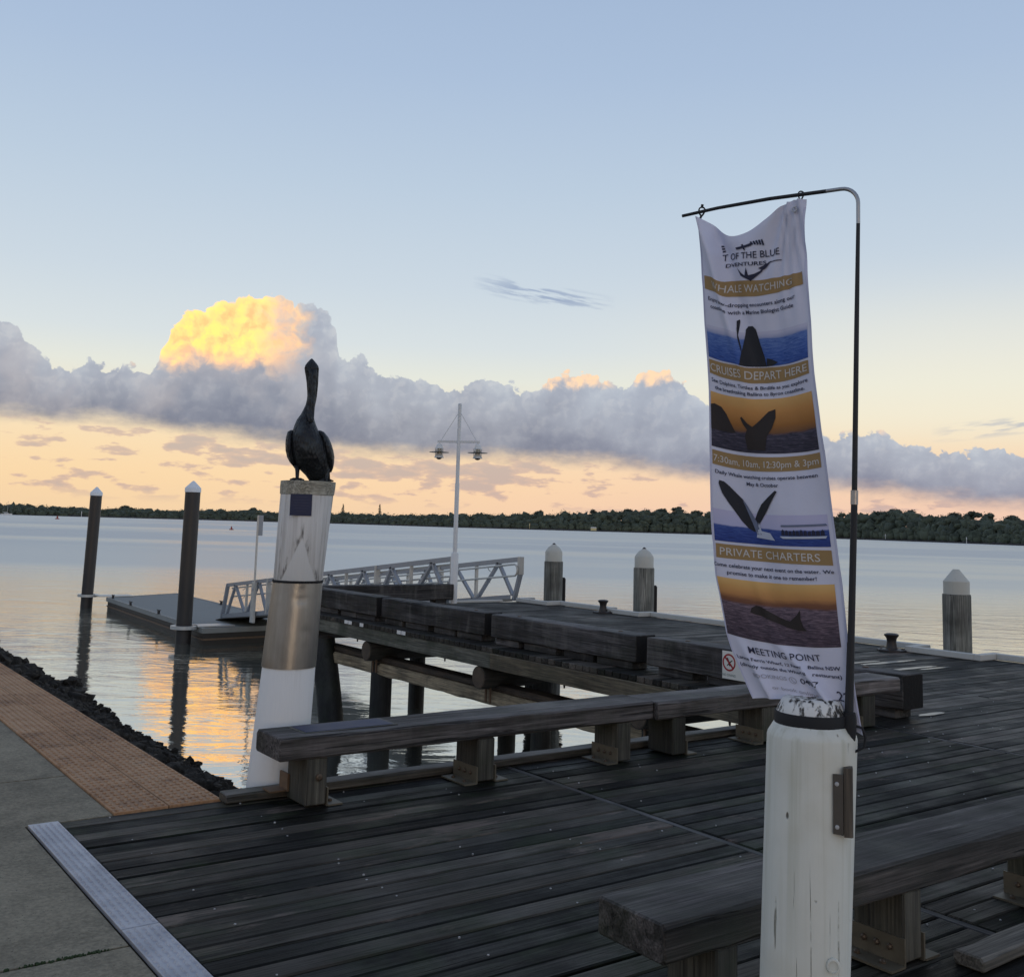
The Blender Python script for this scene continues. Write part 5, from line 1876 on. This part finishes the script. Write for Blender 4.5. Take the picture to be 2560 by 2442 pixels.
# anchor badge
on_cloth('anchor', MT['navy'], [
    [(0.375, 598), (0.53, 592), (0.53, 600), (0.375, 606)], [(0.44, 590), (0.46, 589), (0.462, 608), (0.455, 613), (0.445, 608)],
    [(0.36, 655), (0.40, 668), (0.44, 676), (0.48, 676), (0.50, 690), (0.44, 682), (0.40, 676)],
    [(0.44, 676), (0.455, 656), (0.475, 676)], [(0.47, 676), (0.53, 672), (0.58, 666), (0.625, 654), (0.60, 668), (0.55, 678), (0.49, 690)],
    [(0.585, 662), (0.565, 659), (0.69, 645), (0.64, 660), (0.615, 664)]])
on_cloth('rope', MT['navy'], [[(0.52 + k * 0.022, 589 + k * 1.4), (0.533 + k * 0.022, 588 + k * 1.6), (0.545 + k * 0.022, 598 + k * 2.2), (0.532 + k * 0.022, 599 + k * 2.2)] for k in range(5)] +
         [[(0.215, 594 + k * 7), (0.245, 592 + k * 7), (0.245, 596 + k * 7), (0.215, 598 + k * 7)] for k in range(3)])
# whales
on_cloth('whale', MT['whale'], [
    [(0.36, 898), (0.37, 870), (0.385, 835), (0.40, 805), (0.425, 798), (0.47, 798), (0.495, 806), (0.525, 840), (0.56, 872), (0.575, 898)],
    [(0.575, 898), (0.58, 876), (0.63, 880), (0.68, 888), (0.62, 897)],
    [(0.338, 784), (0.358, 781), (0.362, 785), (0.348, 788), (0.347, 818), (0.372, 850), (0.375, 864), (0.343, 826), (0.337, 804)]])
on_cloth('whale', MT['whale_brown'], [
    [(0.36, 1112), (0.345, 1080), (0.37, 1062), (0.34, 1050), (0.315, 1034), (0.33, 1030), (0.38, 1046), (0.42, 1054), (0.50, 1034), (0.57, 1014), (0.63, 1008), (0.625, 1030), (0.59, 1056), (0.54, 1078), (0.52, 1112)],
    [(0.03, 1014), (0.07, 1010), (0.13, 1014), (0.18, 1030), (0.22, 1052), (0.26, 1074), (0.03, 1076)]])
on_cloth('whale', MT['whale'], [
    [(0.355, 1326), (0.31, 1318), (0.255, 1300), (0.20, 1276), (0.15, 1256), (0.11, 1236), (0.085, 1212), (0.09, 1204), (0.125, 1205), (0.17, 1215), (0.22, 1229), (0.27, 1243), (0.31, 1259), (0.35, 1280), (0.385, 1300), (0.40, 1318)],
    [(0.36, 1298), (0.40, 1272), (0.44, 1252), (0.50, 1234), (0.575, 1215), (0.59, 1218), (0.56, 1232), (0.52, 1250), (0.47, 1276), (0.41, 1302), (0.395, 1318)]])
on_cloth('whale_flank', MT['fin_pale'], [[(0.27, 1245), (0.31, 1259), (0.35, 1280), (0.385, 1300), (0.42, 1332), (0.375, 1332), (0.345, 1302), (0.31, 1274)]], 0.0030)
on_cloth('spray', MT['spray'], [[(0.37, 1340), (0.40, 1300), (0.42, 1322), (0.50, 1326), (0.54, 1345)]], 0.0030)
on_cloth('boat_roof', MT['fin_pale'], [[(0.60, 1303), (0.93, 1300), (0.94, 1305), (0.60, 1308)]], 0.0030)
on_cloth('passenger', MT['navy'], [[(0.60 + k * 0.029, 1330), (0.602 + k * 0.029, 1318 + (k * 5) % 4), (0.613 + k * 0.029, 1314 + (k * 7) % 5), (0.625 + k * 0.029, 1319), (0.626 + k * 0.029, 1330)] for k in range(11)], 0.0030)
on_cloth('boat_hull', MT['spray'], [[(0.585, 1333), (0.93, 1331), (0.92, 1337), (0.61, 1339)]], 0.0032)
on_cloth('whale', MT['whale_brown'], [
    [(0.255, 1530), (0.27, 1518), (0.31, 1511), (0.36, 1513), (0.42, 1522), (0.50, 1534), (0.58, 1541), (0.62, 1544), (0.645, 1524), (0.675, 1512), (0.67, 1534), (0.685, 1552), (0.71, 1562), (0.64, 1562), (0.55, 1556), (0.45, 1546), (0.35, 1536), (0.29, 1534)]], 0.0026)

# ------------------------------------------------------------ the far shore


def polar(az, r, z):
    a = R(az)
    return VF * (r * math.cos(a)) + VR * (r * math.sin(a)) + Vector((0, 0, z))


def lerp(t, pts):
    if t <= pts[0][0]:
        return pts[0][1]
    for (a, va), (b, vb) in zip(pts[:-1], pts[1:]):
        if t <= b:
            return va + (vb - va) * (t - a) / (b - a)
    return pts[-1][1]


SHORE = [(-60, 900), (-26, 940), (-18, 970), (-10, 1010), (-3, 900), (4, 930), (11, 960), (18, 900), (26, 700), (60, 560)]
TOPS = [(-60, .4), (-25.7, .36), (-23.3, .28), (-21.2, .20), (-19.7, .30), (-18.2, .28), (-15.3, .38), (-12.7, .33), (-9.4, .36), (-6.1, .41), (-3.6, .50), (.6, .66), (4, .80), (6.3, .92), (9, 1.05), (11.2, .92), (15, 1.0), (18, 1.08), (20.3, 1.28), (22, 1.08), (23.5, 1.18), (26, .92), (60, .9)]
hb = MB()
prev = None
az = -62.0
base = []
while az <= 62:
    r = lerp(az, SHORE)
    base.append((polar(az, r - 4, WZ - 0.3), polar(az, r + 2, WZ + 0.9), polar(az, r + 60, WZ + 2.0), polar(az, r + 900, WZ + 2.0)))
    az += 1.0
for a, b in zip(base[:-1], base[1:]):
    for k in range(3):
        hb.add([a[k], a[k + 1], b[k + 1], b[k]], [(0, 1, 2, 3)])
tag(hb.build('far_bank', MT['shore'], recalc=False), kind='structure')

fr = MB()
r2 = random.Random(11)
ICOB = ico(2)
ICOS = ico(1)


def crown(mb, c, w, h, seed, leaves=26, base=None):
    lump(mb, (c.x, c.y, c.z), 0.76, seed, base or ICOB, 0.95, (w, w, h), 2.1)
    for _ in range(leaves):
        a = r2.uniform(0, 2 * math.pi)
        b = r2.uniform(-0.3, 1.0)
        d = Vector((math.cos(a) * math.sqrt(max(0, 1 - b * b)) * w, math.sin(a) * math.sqrt(max(0, 1 - b * b)) * w, b * h)) * r2.uniform(0.62, 1.14)
        p = c + d
        s = r2.uniform(0.25, 0.85)
        q = [p + Vector((r2.uniform(-s, s), r2.uniform(-s, s), r2.uniform(-s, s))) for _ in range(3)]
        mb.add(q, [(0, 1, 2)])


az = -44.0
i = 0
while az < 44:
    r = lerp(az, SHORE)
    dA = 3.6 / r * 57.3
    H = 3.55 + r * math.tan(R(lerp(az, TOPS))) - 0.2
    ins = -34 < az < 34
    for row_, (fh, dr) in enumerate(((0.46, 3), (0.70, 10), (0.90, 22), (1.05, 40))):
        if row_ < 3 and r2.random() < 0.06:
            continue
        i += 1
        w = r2.uniform(2.2, 5.4) * (1 + 0.22 * row_)
        top = H * fh * r2.uniform(0.86, 1.07)
        if row_ == 3:
            top *= 1 + 0.11 * mnoise.noise(Vector((az * 1.1, 3.1, 0)))
        h = min(top * 0.5, w * r2.uniform(0.75, 1.15))
        c = polar(az + r2.uniform(-.5, .5) * dA, r + dr + r2.uniform(-3, 3), WZ + 0.4 + top - h)
        crown(fr, c, w, h, i, 120 if ins and row_ > 1 else (70 if ins else 4), ICOB if ins else ICOS)
        if row_ < 2:
            lump(fr, (c.x, c.y, WZ + top * 0.35), 1.0, i + 5000, ICOS, 0.4, (w * 1.05, w * 1.05, max(1.0, top * 0.4)))
    az += dA
tag(fr.build('forest', MT['forest'], smooth='all', recalc=False), 'dense dark green mangrove forest along the far bank', kind='stuff')

# trees that stand out on the skyline
TREES = [(19.35, 1.22, 7.0), (20.15, 1.38, 8.5), (20.95, 1.30, 7.0), (22.9, 1.22, 6.5), (23.6, 1.32, 8.0), (24.4, 1.22, 6.0), (8.2, 1.10, 7.5), (9.1, 1.20, 8.5), (10.1, 1.05, 7.0), (4.6, 0.92, 6.0),
         (6.4, 1.04, 6.5), (-9.9, 0.50, 6.0), (-20.0, 0.42, 6.0), (-13.6, 0.50, 7.0), (25.6, 1.12, 6.5), (18.2, 1.16, 6.5), (12.2, 1.02, 7.0), (13.3, 1.04, 6.5), (1.6, 0.80, 6.0)]
for n, (az, te, w) in enumerate(TREES):
    r = lerp(az, SHORE) + 48
    H = 3.55 + r * math.tan(R(te - 0.06))
    w *= 1.25
    b = polar(az, r, WZ + 1.6)
    t = thing('far_tree', 'dark broad crowned tree standing above the forest on the far bank', 'tree', b, 'trees that rise above the far forest')
    tr = MB()
    tr.tube([b + Vector((0, 0, -0.6)), b + Vector((0.3, 0.1, H * 0.4)), b + Vector((0.2, 0.4, H * 0.8))], [0.45, 0.34, 0.15], 7)
    tr.tube([b + Vector((0.3, 0.1, H * 0.4)), b + Vector((w * 0.3, 0.5, H * 0.75))], [0.22, 0.08], 5)
    tr.tube([b + Vector((0.3, 0.1, H * 0.45)), b + Vector((-w * 0.3, -0.5, H * 0.75))], [0.22, 0.08], 5)
    tr.build('trunk', MT['bark'], t)
    cr = MB()
    k = 9
    for j in range(k):
        a = 2 * math.pi * j / k + n
        d = r2.uniform(0.15, 0.75) * w * 0.62
        ht = r2.uniform(2.2, 3.4)
        top = H * (r2.uniform(0.62, 1.0) if j > 1 else 1.0) - d * 0.25
        crown(cr, b + Vector((d * math.cos(a), d * math.sin(a), top - ht * 0.7)), w * r2.uniform(0.26, 0.42), ht * 0.75, n * 31 + j, 110, ICOB)
    cr.build('crown', MT['trees'], t, recalc=False)
# two tall narrow pines on the skyline
for n, (az, te, lab) in enumerate(((-10.55 + 0.7, 0.78, 'narrow pine on the far skyline, nearest the white pelican post'), (-7.15, 0.82, 'narrow pine on the far skyline, the taller one left of the lamp post'))):
    az = (-8.9, -6.95)[n]
    r = lerp(az, SHORE) + 60
    H = 3.55 + r * math.tan(R(te))
    b = polar(az, r, WZ + 1.6)
    t = thing('pine_tree', lab, 'tree', b, 'pines on the far skyline')
    MB().tube([b, b + Vector((0, 0, H))], [0.35, 0.05], 6).build('trunk', MT['bark'], t)
    cr = MB()
    for j in range(14):
        z = H * (0.45 + 0.55 * j / 14)
        w = 2.0 * (1 - j / 14) + 0.25
        crown(cr, b + Vector((0, 0, z)), w, 0.35, n * 50 + j, 10)
    cr.build('crown', MT['trees'], t, recalc=False)

# low rock training wall at the foot of the far bank
tw = MB()
az = -22.5
j = 0
while az < 40:
    r = lerp(az, SHORE) - 14
    j += 1
    lump(tw, polar(az, r, WZ + 0.15), 1.0, j, ICOS, 0.5, (2.4, 2.4, 1.0 + 0.25 * r2.random()))
    az += 2.2 / r * 57.3
tag(tw.build('rock_wall', MT['shore'], recalc=False), 'long low dark rock wall along the foot of the far bank', 'wall')

MT['hull'] = plain('boat_hull', (0.62, 0.63, 0.63), 0.4, 0, 0.08)
MT['buoy'] = plain('buoy_red', (0.26, 0.05, 0.035), 0.5)
MT['mark'] = plain('marker_yellow', (0.50, 0.42, 0.22), 0.6)
# moored yacht
p = polar(-25.35, 905, WZ)
y = thing('sailing_boat', 'small pale sailing boat moored at the far left below the forest', 'boat', p)
hd = VR
hl = MB()
rr = []
for f, wd, ht in ((-4.2, 0.9, 0.95), (-2.5, 1.25, 0.9), (0, 1.35, 0.9), (2.4, 1.0, 1.0), (4.4, 0.1, 1.2)):
    c = p + hd * f
    rr.append([c + VF * (-wd) + Vector((0, 0, ht)), c + VF * (-wd * 0.7) + Vector((0, 0, -0.2)), c + VF * (wd * 0.7) + Vector((0, 0, -0.2)), c + VF * wd + Vector((0, 0, ht))])
hl.rings(rr)
hl.build('hull', MT['hull'], y)
MB().rings([[p + hd * a + VF * b + Vector((0, 0, z)) for a, b in ((-1.5, -.7), (1.6, -.6), (1.6, .6), (-1.5, .7))] for z in (0.9, 1.45)]).build('cabin', MT['hull'], y)
MB().tube([p + hd * 0.6 + Vector((0, 0, 0.9)), p + hd * 0.6 + Vector((0, 0, 10.8))], [0.11, 0.07], 6).build('mast', MT['alu_light'], y)
MB().tube([p + hd * 0.6 + Vector((0, 0, 2.1)), p + hd * -3.0 + Vector((0, 0, 2.0))], 0.14, 6).build('boom', MT['hull'], y)
st = MB()
st.tube([p + hd * 0.6 + Vector((0, 0, 10.7)), p + hd * 4.3 + Vector((0, 0, 1.2))], 0.025, 4)
st.tube([p + hd * 0.6 + Vector((0, 0, 10.7)), p + hd * -4.1 + Vector((0, 0, 1.0))], 0.025, 4)
st.build('stay', MT['alu'], y)


def buoy(label, az, r, s, mat):
    p = polar(az, r, WZ)
    t = thing('buoy', label, 'buoy', p, 'red buoys on the river')
    b = MB()
    b.lathe([(s, -0.3), (s, 0.22 * s), (s * 0.8, 0.4 * s)], p, 14)
    b.build('float', MT[mat], t)
    MB().lathe([(s * 0.45, 0.4 * s), (s * 0.3, 1.3 * s), (s * 0.08, 1.6 * s)], p, 10).build('top_mark', MT[mat], t)


buoy('tiny red buoy on the water at the far left, near the sailing boat', -23.05, 560, 1.05, 'buoy')
buoy('small red buoy on pink lit water between the near pile and the pelican post', -14.62, 300, 0.62, 'buoy')


def marker(label, az, r, h, mat='hull', w=0.35):
    p = polar(az, r, WZ)
    t = thing('channel_marker', label, 'marker post', p, 'marker posts at the foot of the far bank')
    MB().tube([p + Vector((0, 0, -0.5)), p + Vector((0, 0, h))], [w * 0.6, w * 0.5], 8).build('post', MT[mat], t)
    MB().tube([p + Vector((0, 0, h * 0.68)), p + Vector((0, 0, h + 0.2))], [w, w * 0.7], 8).build('head', MT[mat], t)


marker('pale marker post on the low rock spit just left of the far pile', -21.95, 900, 4.2)
marker('yellowish marker post at the foot of the far bank, above the far corner bollard', 1.15, 905, 5.0, 'mark', 0.5)
marker('white marker post at the foot of the far bank, just right of the banner', 19.6, 850, 4.5)
marker('white marker post at the foot of the far bank, farthest right', 23.4, 745, 3.8)
hp = polar(4.6, 912, WZ + 0.6)
hs = thing('shed', 'tiny pale hut at the water edge of the far bank, left of the banner', 'hut', hp)
MB().rings([[hp + VR * a + VF * b + Vector((0, 0, z)) for a, b in ((-2.4, -1.5), (2.4, -1.5), (2.4, 1.5), (-2.4, 1.5))] for z in (0, 2.3)]).build('wall', MT['mark'], hs)
MB().rings([[hp + VR * a + VF * b + Vector((0, 0, z)) for a, b in ((-2.7 * k, -1.8 * k), (2.7 * k, -1.8 * k), (2.7 * k, 1.8 * k), (-2.7 * k, 1.8 * k))] for k, z in ((1, 2.3), (0.7, 3.0))]).build('roof', MT['hull'], hs)
